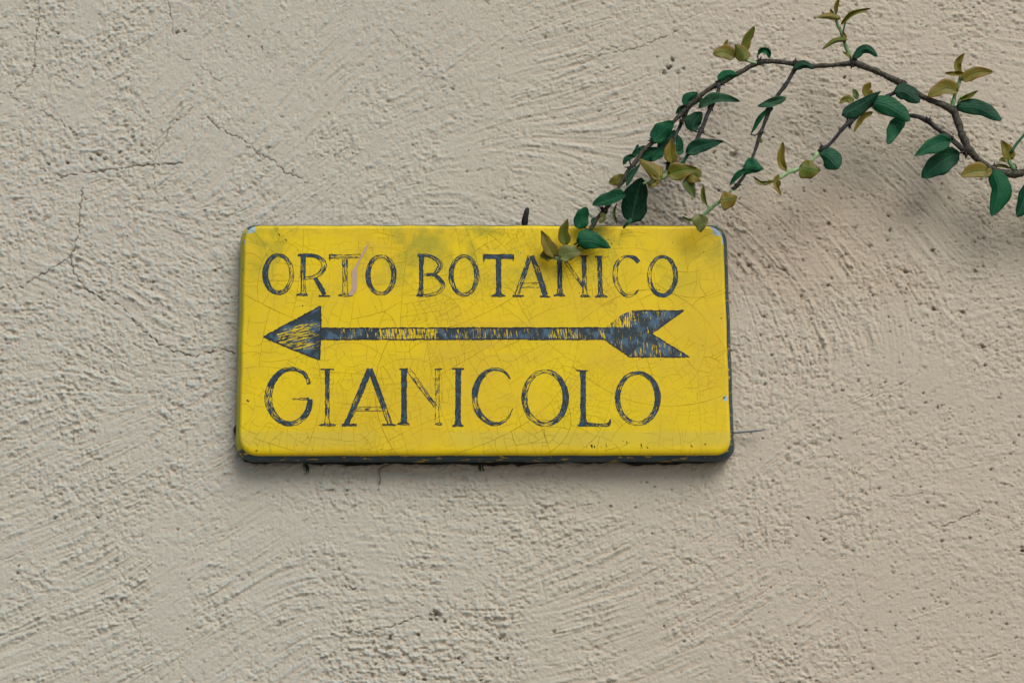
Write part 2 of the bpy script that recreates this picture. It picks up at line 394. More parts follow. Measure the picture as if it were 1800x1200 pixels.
def yellow_nodes(T, pos):
    sp = T.n('ShaderNodeSeparateXYZ'); T.put(sp.inputs[0], pos); x, z = sp.outputs[0], sp.outputs[2]
    n1 = T.noise(pos, 9, 3, .6, .4); n2 = T.noise(T.vec('MULTIPLY', pos, (1.0, 1, 2.2)), 22, 4, .6)
    c = T.mix(T.ramp(n1, .35, .65), srgb(214, 182, 26), srgb(222, 194, 6))
    c = T.mix(T.ramp(n2, .45, .7, 0, .55), c, srgb(208, 180, 40))
    # thin algae, more along the upper edge
    top = T.ramp(z, .17, .285, 0, 1); al = T.noise(pos, 16, 4, .65, .5); sp2 = T.noise(pos, 700, 2, .7)
    alg = T.math('MULTIPLY', T.ramp(al, .43, .66), T.math('ADD', T.math('MULTIPLY', top, .85), .18))
    c = T.mix(alg, c, srgb(168, 158, 36))
    c = T.mix(T.math('MULTIPLY', T.ramp(sp2, .58, .7), T.math('MULTIPLY', alg, .8)), c, srgb(92, 105, 45))
    # dull band above the lower edge
    bd = T.math('MULTIPLY', T.ramp(z, .006, .014), T.ramp(z, .030, .024))
    c = T.mix(T.math('MULTIPLY', bd, T.ramp(T.noise(pos, 12, 2), .35, .6, .15, .6)), c, srgb(196, 178, 66))
    # overpainted lighter blocks
    for (x0, x1, z0, z1) in ((-.03, .045, .162, .190), (-.002, .048, .122, .130), (-.165, -.08, .12, .21), (.16, .21, .135, .26)):
        wob = T.math('MULTIPLY', T.math('SUBTRACT', T.noise(pos, 60, 3), .5), .006)
        xx = T.math('ADD', x, wob); zz = T.math('ADD', z, wob)
        m = T.math('MULTIPLY', T.math('MULTIPLY', T.ramp(xx, x0, x0 + .002), T.ramp(xx, x1, x1 - .002)), T.math('MULTIPLY', T.ramp(zz, z0, z0 + .002), T.ramp(zz, z1, z1 - .002)))
        c = T.mix(T.math('MULTIPLY', m, .5), c, srgb(226, 194, 0))
    vo = T.n('ShaderNodeTexVoronoi'); T.put(vo.inputs['Vector'], pos); vo.inputs['Scale'].default_value = 95
    dots = T.math('MULTIPLY', T.ramp(vo.outputs['Distance'], .075, .045), T.ramp(T.noise(pos, 40, 1), .5, .6))
    c = T.mix(dots, c, srgb(62, 50, 30))
    return c, x, z

T = NT('yellow_enamel'); pos = T.n('ShaderNodeTexCoord').outputs['Object']
c, x, z = yellow_nodes(T, pos)
# glaze chipped off the upper corners, pale blue ground showing
chipn = T.math('MULTIPLY', T.math('SUBTRACT', T.noise(pos, 260, 3, .6), .5), .010)
def near(px, py, rx, rz):
    q = lp(px, py)
    a = T.math('DIVIDE', T.math('SUBTRACT', x, float(q[0])), rx); b = T.math('DIVIDE', T.math('SUBTRACT', z, float(q[2])), rz)
    return T.math('SUBTRACT', T.math('SQRT', T.math('ADD', T.math('POWER', a, 2), T.math('POWER', b, 2))), T.math('MULTIPLY', chipn, 40))
chip = None
for q in ((438, 403, .0082, .0052), (1262, 407, .0066, .0058), (1271, 420, .0015, .0075), (1256, 400, .006, .0022), (430, 425, .0012, .003), (845, 801, .004, .0012), (1275, 700, .0028, .0035)):
    v = T.ramp(near(*q), 1.05, .95)
    chip = v if chip is None else T.math('MAXIMUM', chip, v)
c = T.mix(chip, c, T.mix(T.noise(pos, 90, 3), srgb(132, 165, 176), srgb(172, 192, 194)))
bump = T.math('ADD', T.noise(pos, 35, 3), T.math('MULTIPLY', T.noise(pos, 300, 2), .12))
m_yel = T.bsdf(c, T.ramp(T.noise(pos, 30, 3), .3, .7, .34, .5), .28, bump, .0012, .35)

def rim_mat(name, yel, thr):
    T = NT(name); pos = T.n('ShaderNodeTexCoord').outputs['Object']
    n = T.noise(T.vec('MULTIPLY', pos, (.4, 1, 1.3)), 150, 4, .65)
    c = T.mix(T.noise(pos, 60, 3), srgb(22, 42, 48), srgb(52, 80, 90))
    c = T.mix(T.ramp(n, thr, thr + .015), c, yel)
    return T.bsdf(c, .5, .4, n, .0006, .5)
m_rim = rim_mat('blue_rim_paint', srgb(190, 150, 25), .60)
m_rim_l = rim_mat('rim_paint_green_yellow', srgb(172, 172, 48), .34)

def outline(n_c=10):
    """face outline, counter-clockwise seen from the camera, corner radius in px"""
    cs = [((429.0, 396.8), 29), ((1270.8, 397.2), 31), ((1285, 800.3), 29), ((419.0, 801.3), 36)]
    pts = []
    for i, (c0, r) in enumerate(cs):
        p = np.array(cs[i - 1][0]); q = np.array(c0, float); s = np.array(cs[(i + 1) % 4][0])
        a = (p - q) / np.linalg.norm(p - q); b = (s - q) / np.linalg.norm(s - q)
        A = q + a * r; B = q + b * r
        for k in range(n_c + 1):
            t = k / n_c; pts.append((1 - t) ** 2 * A + 2 * t * (1 - t) * (q * .93 + .07 * (A + B) / 2) + t * t * B)
        # run along the edge with a slight hand-made waver
        n = int(np.linalg.norm(s - q) / 12)
        r2 = cs[(i + 1) % 4][1]
        E = s - b * r2
        for k in range(1, n):
            t = k / n; w = B + (E - B) * t
            nn = np.array([-b[1], b[0]])
            pts.append(w + nn * .45 * math.sin(k * .7 + i * 2) * math.sin(math.pi * t))
    return np.array(pts)
O = outline(); NO = len(O)
cen = np.array([852.0, 600.0])
def outward():
    d = np.roll(O, -1, 0) - np.roll(O, 1, 0)
    n = np.stack([d[:, 1], -d[:, 0]], 1); n /= np.linalg.norm(n, axis=1)[:, None]
    s = np.sign(((O - cen) * n).sum(1)); return n * s[:, None]
ON = outward()
def ring(off, d):                # off in px along the outward normal (array or number)
    q = O + ON * (off if np.ndim(off) == 0 else np.asarray(off)[:, None])
    return [P(a, b, d) for a, b in q]
# the enamel face: flat field, then a softly rolled edge (deeper along the bottom)
bot = np.clip(ON[:, 1], 0, 1); roll = 5 + 7 * bot
rings = [(-roll, 0), (-roll * .7, .0003), (-roll * .45, .0008), (-roll * .22, .0018), (-roll * .07, .0030), (0 * roll, .0044)]
V = []
for off, dd in rings: V += ring(off, FD - dd)
Fc = [list(range(NO))[::-1]]
for k in range(len(rings) - 1):
    for i in range(NO):
        j = (i + 1) % NO; Fc.append([k * NO + i, k * NO + j, (k + 1) * NO + j, (k + 1) * NO + i])
face = mesh('enamel_face', V, Fc, m_yel, sign)
for p in face.data.polygons:
    if len(p.vertices) > 4: p.use_smooth = False
# the rim: flares outwards to the back, then a recessed foot that meets the wall
left = np.clip(-ON[:, 0], 0, 1); right = np.clip(ON[:, 0], 0, 1); topm = np.clip(-ON[:, 1], 0, 1)
fl = 5.5 * left + 6 * right + 11.0 * bot + 1.2 * topm
rr_ = [(0 * fl + .1, FD - .0043), (fl * .25 + .2, FD - .0052), (fl * .7, FD - .012), (fl, FD - .019), (fl * .8, FD - .0225), (fl * 0 - 9, FD - .0235), (fl * 0 - 12, -.001)]
V = []
for off, dd in rr_: V += ring(off, dd)
Fc = []
for k in range(len(rr_) - 1):
    for i in range(NO):
        j = (i + 1) % NO; Fc.append([k * NO + i, k * NO + j, (k + 1) * NO + j, (k + 1) * NO + i])
rim = mesh('rim', V, Fc, m_rim, sign)
rim.data.materials.append(m_rim_l)
for p in rim.data.polygons:
    i = p.index % NO
    if left[i] > .75: p.material_index = 1

# black bed added between the tile and the wall, standing in for contact shadow
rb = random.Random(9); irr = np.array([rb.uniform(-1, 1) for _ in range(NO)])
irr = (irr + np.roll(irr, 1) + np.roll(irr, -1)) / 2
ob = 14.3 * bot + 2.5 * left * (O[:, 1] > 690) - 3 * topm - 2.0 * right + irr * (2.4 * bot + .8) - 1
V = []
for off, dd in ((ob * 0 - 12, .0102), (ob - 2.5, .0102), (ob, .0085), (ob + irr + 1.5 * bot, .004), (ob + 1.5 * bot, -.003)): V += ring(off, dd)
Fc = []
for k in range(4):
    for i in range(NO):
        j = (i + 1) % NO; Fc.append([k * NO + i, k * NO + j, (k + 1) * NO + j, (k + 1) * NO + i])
T = NT('contact_shadow_black'); pos = T.n('ShaderNodeTexCoord').outputs['Object']
mesh('shadow_bed', V, Fc, T.bsdf(T.mix(T.noise(pos, 120, 4), srgb(18, 20, 19), srgb(50, 50, 44)), .95, .1, T.noise(pos, 250, 4), .002), sign)

# ---- painted strokes
def catmull(pts, step=1.6, closed=False):
    pts = [np.array(p, float) for p in pts]
    if closed: ext = [pts[-1]] + pts + [pts[0], pts[1]]
    else: ext = [2 * pts[0] - pts[1]] + pts + [2 * pts[-1] - pts[-2]]
    out = []
    for i in range(1, len(ext) - 2):
        p0, p1, p2, p3 = ext[i - 1:i + 3]
        n = max(1, int(np.linalg.norm((p2 - p1)[:2]) / step))
        for k in range(n):
            t = k / n
            out.append(.5 * (2 * p1 + (p2 - p0) * t + (2 * p0 - 5 * p1 + 4 * p2 - p3) * t * t + (3 * p1 - p0 - 3 * p2 + p3) * t ** 3))
    out.append(ext[-2]); return out
_sd = [0]
class Strokes:
    def __init__(s): s.v = []; s.f = []; s.uv = []; s.fl = []; s.layer = 0
    def add(s, pts, closed=False, jit=.55, smooth=True, cap=True):
        """pts: (x, y, width, fill)"""
        _sd[0] += 1; r = random.Random(_sd[0])
        sp = catmull(pts, 1.6, closed) if smooth else catmull(pts, 1.6)
        u = r.uniform(0, 900); s.layer += 1; d = FD + .00012 + s.layer * .00002
        base = len(s.v); jl = jr = 0; n = len(sp)
        for i, p in enumerate(sp):
            a = sp[max(i - 1, 0)]; b = sp[min(i + 1, n - 1)]
            if closed and i in (0, n - 1): a, b = sp[-2], sp[1]
            t = (b - a)[:2]; t = t / (np.linalg.norm(t) + 1e-9); nn = np.array([-t[1], t[0]])
            jl = jl * .55 + r.gauss(0, jit * .5); jr = jr * .55 + r.gauss(0, jit * .5)
            w = max(p[2] * 1.08, .8) / 2
            if closed and i in (n - 1,): jl, jr = s._j0
            if i == 0: s._j0 = (jl, jr)
            L = p[:2] + nn * (w + jl); R = p[:2] - nn * (w + jr)
            if i: u += np.linalg.norm((p - sp[i - 1])[:2])
            s.v += [P(*L, d), P(*R, d)]
            s.uv += [(u, w), (u, -w)]; s.fl += [(min(max(p[3], 0), 1), w), (min(max(p[3], 0), 1), w)]
            if i: k = base + 2 * i; s.f.append((k - 2, k - 1, k + 1, k))
    def build(s, name, mat=None, parent=None, label=None):
        o = mesh(name, s.v, s.f, mat or m_ink, parent or sign, smooth=False, uvs={'stroke': s.uv, 'fill': s.fl})
        if label: o['label'] = label
        return o

T = NT('blue_lettering_paint')
uv = T.n('ShaderNodeUVMap', uv_map='stroke').outputs[0]; fu = T.n('ShaderNodeUVMap', uv_map='fill').outputs[0]
s1 = T.n('ShaderNodeSeparateXYZ'); T.put(s1.inputs[0], uv); s2 = T.n('ShaderNodeSeparateXYZ'); T.put(s2.inputs[0], fu)
u, v, fill, hw = s1.outputs[0], s1.outputs[1], s2.outputs[0], s2.outputs[1]
streak = T.math('ADD', T.math('MULTIPLY', T.math('SUBTRACT', T.noise(T.vec('MULTIPLY', uv, (.07, .55, 1)), 1.0, 3, .6, .6), .5), 1.4), .5)
slow = T.noise(T.vec('MULTIPLY', uv, (.055, .0, 1)), 1.0, 1, .5)
lvl = T.math('ADD', T.math('ADD', streak, T.math('MULTIPLY', T.math('SUBTRACT', fill, .5), .55)), T.math('MULTIPLY', T.math('SUBTRACT', slow, .5), .3))
m1 = T.ramp(lvl, .425, .475)
edge = T.math('SUBTRACT', hw, T.math('ABSOLUTE', v))
en = T.noise(T.vec('MULTIPLY', uv, (.16, .25, 1)), 1.0, 2, .5)
m2 = T.math('MULTIPLY', T.ramp(edge, 1.25, .75), T.ramp(T.math('ADD', en, T.math('MULTIPLY', fill, .25)), .42, .5))
al = T.math('MAXIMUM', m1, m2)
c = T.mix(T.ramp(T.noise(T.vec('MULTIPLY', uv, (.1, .3, 1)), 1, 2), .45, .62), srgb(12, 38, 48), srgb(38, 76, 98))
c = T.mix(T.ramp(edge, 1.5, .6), c, srgb(8, 22, 28))
m_ink = T.bsdf(c, .5, .4, alpha=al)

def oval(st, cx, cy, rx, ry, w, fills, rot=0.0, n=16):
    """w and fills: values at left, top, right, bottom"""
    pts = []
    for k in range(n):
        a = math.pi - 2 * math.pi * k / n      # from the left, over the top
        q = (k / n * 4) % 4; i = int(q); f = q - i
        ww = w[i] * (1 - f) + w[(i + 1) % 4] * f; ff = fills[i] * (1 - f) + fills[(i + 1) % 4] * f
        x, y = rx * math.cos(a), -ry * math.sin(a)
        pts.append((cx + x * math.cos(rot) - y * math.sin(rot), cy + x * math.sin(rot) + y * math.cos(rot), ww, ff))
    st.add(pts, closed=True)
def line(st, a, b, w0, w1=None, f0=.5, f1=None):
    w1 = w0 if w1 is None else w1; f1 = f0 if f1 is None else f1
    st.add([(a[0], a[1], w0, f0), ((a[0] + b[0]) / 2, (a[1] + b[1]) / 2, (w0 + w1) / 2, (f0 + f1) / 2), (b[0], b[1], w1, f1)])
def stem(st, x, y0, y1, w, f0, f1, lean=0, top=None, foot=None):
    st.add([(x, y0, w + 1.5, f0), (x + lean * .2, y0 + 6, w, f0), (x + lean * .5, (y0 + y1) / 2, w * .9, (f0 + f1) / 2), (x + lean * .9, y1 - 8, w, f1), (x + lean, y1, w + 6, f1)])
    if top: line(st, (top[0], y0), (top[1], y0), 2.6, 2.6, .85)
    if foot: st.add([(foot[0], y1 + .6, 2, .8), ((foot[0] * 3 + foot[1]) / 4, y1 - .2, 4, .5), ((foot[0] + foot[1] * 3) / 4, y1 - .2, 4, .5), (foot[1], y1 + .6, 2, .8)])

def L(name='letter'): return Strokes()
# ORTO
s = L(); oval(s, 489.5, 481.7, 23.3, 33, (10, 6, 8, 7), (.8, .6, .25, .55)); s.build('letter')
s = L(); stem(s, 533, 449, 518, 8.5, .85, .3, 0, (523, 537), (521, 541))
s.add([(524, 448, 4, .9), (540, 448.5, 5, .9), (556, 450.5, 6, .7), (568, 460, 8, .35), (569.5, 470, 9, .3), (563, 480, 7.5, .45), (552, 486.5, 5, .3), (537, 489, 5, .3)])
s.add([(554, 488, 7, .9), (563, 504, 8, .95), (571, 518, 7, .9)]); line(s, (560, 520), (580, 520.5), 2.6, 2, .7); s.build('letter')
s = L(); s.add([(578, 450.8, 7.5, .35), (600, 450.8, 6.5, .3), (634, 449.8, 6.5, .3)]); line(s, (579.5, 447), (579, 458), 3, 1.5, .8); stem(s, 606.5, 455, 519, 9, .45, .25, 0, None, (594, 620)); s.build('letter')
s = L(); oval(s, 669.7, 483.5, 22.8, 33, (9, 5.5, 9, 6), (.75, .3, .6, .4)); s.build('letter')
# BOTANICO
s = L(); stem(s, 741, 450, 519, 8, .9, .6, -1, None, (731.5, 744))
s.add([(734, 448.6, 4, .8), (752, 449.5, 5, .6), (767, 456, 6.5, .6), (773.5, 466, 8, .4), (768, 477, 6.5, .6), (762, 483, 4, .8)])
s.add([(741, 485, 4.5, .25), (755, 482.6, 5, .3), (765, 484, 5.5, .9), (775, 493, 7, .7), (778.5, 503, 7, .3), (770, 514, 5.5, .3), (755, 518.5, 4.5, .35), (736, 520, 3.5, .4)]); s.build('letter')
s = L(); oval(s, 815.5, 484, 22.5, 34, (8.5, 5.5, 8, 6), (.6, .45, .55, .4)); s.build('letter')
s = L(); line(s, (849, 451), (904, 451), 8, 8, 1.0); line(s, (850.5, 449), (850.5, 459), 4, 2, 1.0); line(s, (902.5, 449), (902.5, 458.5), 3, 2, .9)
stem(s, 876.5, 455, 519.5, 9, 1.0, .75, 0, None, (864, 889)); s.build('letter')
s = L(); s.add([(932, 449, 7, .6), (921, 482, 8, .6), (908, 519, 7, .3)]); s.add([(935, 449, 7, .7), (947, 482, 9, .6), (958.5, 519, 9, .85)])
line(s, (915, 501.5), (951, 501), 8, 8, .2); line(s, (901, 520), (921, 520), 3.5, 3, .5); line(s, (949, 520.8), (967, 521), 3.5, 3, .85); s.build('letter')
s = L(); stem(s, 983.8, 449, 519, 9, .95, .6, .5, (975, 992), (973, 994)); s.add([(987, 449, 5, .5), (1005, 475, 5.5, .15), (1025, 503, 5, .6)])
stem(s, 1026.5, 450, 520.5, 8, .95, .25, 1.5, (1019.5, 1033.5), (1020, 1037)); s.build('letter')
s = L(); stem(s, 1053.5, 450.5, 521, 8, .7, .55, 2, (1046, 1059.5), (1046, 1068)); s.build('letter')
s = L(); s.add([(1123, 461, 7, 1), (1116, 454, 7, 1), (1107, 450.8, 5, .9), (1096, 452, 4.5, .3), (1086, 461, 7, .3), (1081.5, 476, 8.5, .25), (1082, 492, 8.5, .3), (1088.5, 508, 7, .4), (1100, 519.5, 5.5, .3), (1113, 518.5, 4, .4), (1123, 509, 2, .8)]); s.build('letter')
s = L(); oval(s, 1164.5, 485, 23, 34, (7, 5, 8, 7), (.3, .6, .6, 1.0)); s.build('letter')
# GIANICOLO
s = L(); s.add([(543.5, 675, 6, .7), (540, 664, 6, .6), (530, 653, 6, .5), (513, 648.5, 6.5, .5), (495, 653, 8, .65), (480, 669, 10.5, .75), (472.5, 690, 12, .4), (473, 710, 12, .5), (481, 728, 10, .5), (495, 741, 9, .6), (511, 744.5, 8.5, .6), (527, 739, 9, .35), (539, 726, 9.5, .75), (544, 712, 9, .95), (545, 701, 8, 1)])
line(s, (514, 701), (543, 700.5), 2.4, 4, .15, .5); s.build('letter')
s = L(); stem(s, 575.5, 649, 746.5, 8, .8, .35, -.5, (563, 587), (561, 590)); s.build('letter')
s = L(); s.add([(650, 648, 9, 1), (632, 692, 10, .7), (609, 745, 8.5, .7)]); s.add([(650.5, 648, 8, 1), (666, 690, 9, .7), (686, 745, 8, .35)])
line(s, (624, 718.5), (676, 718.5), 7.5, 7.5, .2); line(s, (601, 747), (627, 746.5), 4, 3.5, .8); line(s, (672, 746), (696, 746.5), 3.5, 3, .5); s.build('letter')
s = L(); stem(s, 710.5, 648.5, 745, 10, .95, .8, -.5, (702, 717), (698, 720)); s.add([(718, 649, 8, .1), (742, 683, 7.5, .35), (766, 714, 6, .4)])
stem(s, 769, 648.5, 745, 7.5, .25, .05, -.5, (764, 777), (765, 777)); s.build('letter')
s = L(); stem(s, 805.5, 648, 747.5, 10, 1, .75, -.5, (794.5, 816), (795, 815)); s.build('letter')
s = L(); s.add([(897, 666, 2.5, .9), (890, 656, 4, .8), (880, 650, 5, .5), (866, 649, 5, .45), (852, 656, 8, .6), (841, 670, 10, .75), (835, 688, 10.5, .85), (835, 706, 9, .35), (840, 722, 10, .6), (851, 736, 9, .6), (866, 744.5, 7, .5), (881, 743, 5, .5), (893, 734, 3.5, .3), (901, 718, 2, .9)]); s.build('letter')
s = L(); oval(s, 958.2, 699, 36.3, 46.5, (10, 6, 11, 7), (.55, .25, .95, .35)); s.build('letter')
s = L(); stem(s, 1024.5, 651, 745, 9.5, 1, .9, 1, (1013.5, 1033)); s.add([(1015.5, 747.5, 3, .9), (1030, 745.5, 7, .6), (1045, 746.5, 5.5, .5), (1060, 746.8, 5, .4), (1070, 745, 6, .6), (1073, 736, 2, .9)]); s.build('letter')
s = L(); oval(s, 1121, 699.5, 35.3, 44.5, (9, 6, 10.5, 7), (.7, .5, .9, .25)); s.build('letter')

# ---- arrow: head, shaft, tail as filled grids clipped to their outlines
def inside_rows(poly, y):
    xs_ = []
    for (x0, y0), (x1, y1) in zip(poly, poly[1:] + poly[:1]):
        if (y0 <= y) != (y1 <= y): xs_.append(x0 + (x1 - x0) * (y - y0) / (y1 - y0))
    return sorted(xs_)
def ink_poly(name, poly, ua, va, fill, seed, parent, rim_w=2.0, d=FD + .0001):
    """filled area; ua, va are the photograph-plane axes that streaks run along / across"""
    r = random.Random(seed)
    v = []; f = []; uvs = []; fl = []
    ys = [p[1] for p in poly]; y = min(ys) + .05; rows = []
    while y < max(ys):
        xs_ = inside_rows(poly, y); rows.append((y, xs_)); y += 1.5
    for (ya, xa), (yb, xb) in zip(rows[:-1], rows[1:]):
        if len(xa) != len(xb): n = min(len(xa), len(xb)); xa, xb = xa[:n], xb[:n]
        for k in range(0, len(xa) - 1, 2):
            n = max(1, int((xa[k + 1] - xa[k]) / 8))
            for q in range(n):
                a0 = xa[k] + (xa[k + 1] - xa[k]) * q / n; a1 = xa[k] + (xa[k + 1] - xa[k]) * (q + 1) / n
                b0 = xb[k] + (xb[k + 1] - xb[k]) * q / n; b1 = xb[k] + (xb[k + 1] - xb[k]) * (q + 1) / n
                i = len(v)
                for (xx, yy) in ((a0, ya), (a1, ya), (b1, yb), (b0, yb)):
                    v.append(P(xx, yy, d)); uvs.append((xx * ua[0] + yy * ua[1] + seed * 50, xx * va[0] + yy * va[1])); fl.append((fill(xx, yy), 400))
                f.append((i, i + 1, i + 2, i + 3))
    return mesh(name, v, f, m_area, parent, smooth=False, uvs={'stroke': uvs, 'fill': fl})
T = NT('blue_arrow_paint')
uv = T.n('ShaderNodeUVMap', uv_map='stroke').outputs[0]; fu = T.n('ShaderNodeUVMap', uv_map='fill').outputs[0]
s2 = T.n('ShaderNodeSeparateXYZ'); T.put(s2.inputs[0], fu)
streak = T.math('ADD', T.math('MULTIPLY', T.math('SUBTRACT', T.noise(T.vec('MULTIPLY', uv, (.055, .46, 1)), 1.0, 3, .6, .6), .5), 1.7), .5)
slow = T.noise(T.vec('MULTIPLY', uv, (.02, .03, 1)), 1.0, 2, .5)
lvl = T.math('ADD', T.math('ADD', streak, T.math('MULTIPLY', T.math('SUBTRACT', s2.outputs[0], .5), .6)), T.math('MULTIPLY', T.math('SUBTRACT', slow, .5), .3))
cc = T.mix(T.ramp(T.noise(T.vec('MULTIPLY', uv, (.045, .06, 1)), 1, 3, .5, .5), .46, .62), srgb(18, 42, 54), srgb(58, 92, 114))
cc = T.mix(T.ramp(lvl, .55, .47), cc, srgb(14, 28, 34))
m_area = T.bsdf(cc, .45, .45, alpha=T.ramp(lvl, .46, .50))
arrow = empty('arrow', (0, 0, 0)); arrow.parent = sign
def arrow_child(o):              # vertices were written relative to the sign
    return o
class _P:                        # stand-in parent: children of the arrow keep sign-local vertices
    location = sloc
def amesh(name, poly, ua, va, fill, seed):
    o = ink_poly(name, poly, ua, va, fill, seed, None)
    for vv in o.data.vertices: vv.co = vv.co - Vector(sloc)
    o.parent = arrow; return o
head = [(463, 592), (500, 571.5), (530, 556), (563.7, 538), (564, 560), (563.2, 600), (561.5, 632), (520, 616), (490, 603.5)]
hf = lambda x, y: .46 + .75 * (y < 592 - (x - 463) * .33) + .9 * (y > 614) + .6 * (x < 487) + (.25 if x > 546 else 0)
amesh('arrowhead', head, (1, -.25), (.25, 1), hf, 1)
shaft = [(563.9, 576.5), (700, 576.5), (900, 575.5), (1064, 575.5), (1064, 596), (900, 596.5), (700, 597), (563.5, 596)]
def sf(x, y):
    for a, b, q in ((563, 590, 1.0), (590, 625, .68), (625, 662, .8), (662, 690, .5), (690, 768, .42), (768, 800, .85), (800, 880, .66), (880, 965, .78), (965, 1020, .62), (1020, 1055, .8), (1055, 1066, .55)):
        if a <= x < b: return q
    return .6
amesh('arrow_shaft', shaft, (.12, 1), (1, -.12), sf, 2)
tail = [(1064, 575.5), (1080, 563), (1094, 552), (1110, 546), (1202, 545.5), (1174, 566), (1146, 586.5), (1180, 608), (1212, 627), (1107, 627), (1085, 612), (1064, 597)]
amesh('arrow_fletching', tail, (.05, 1), (1, -.05), lambda x, y: .84 - .4 * (x < 1115 and y < 575) - .1 * (y > 600), 3)
s = Strokes()
for poly, w in ((head, 2.2), (tail, 1.4)):
    for a, b in zip(poly, poly[1:] + poly[:1]):
        if (poly is tail and a[0] == 1064 and b[0] == 1064) or (poly is tail and b[0] in (1064, 1080, 1094, 1110) and a[1] < 580): continue
        line(s, a, b, w, w, 1)
for ya, yb in ((576.8, 575.8), (596.3, 596)):
    s.add([(564 + k * 25, ya + (yb - ya) * k / 20 + rng.uniform(-.5, .5), 1.7, .95) for k in range(21)])
ao = s.build('arrow_outline', None, sign)
ao.parent = arrow

# bare scratch across the T of the first word
T = NT('bare_scratch'); pos = T.n('ShaderNodeTexCoord').outputs['Object']
m_scr = T.bsdf(T.mix(T.noise(pos, 200, 3), srgb(186, 160, 140), srgb(172, 150, 134)), .7, .2)
pg = [(648.5, 428), (643, 433), (632, 455), (618, 478), (619, 500), (617, 509), (612, 519), (618, 520), (627, 511), (628.5, 484), (627, 474), (634, 456), (644, 440)]
mesh('scratch', [P(a, b, FD + .0006) for a, b in pg], [list(range(len(pg)))[::-1]], m_scr, sign, smooth=False)

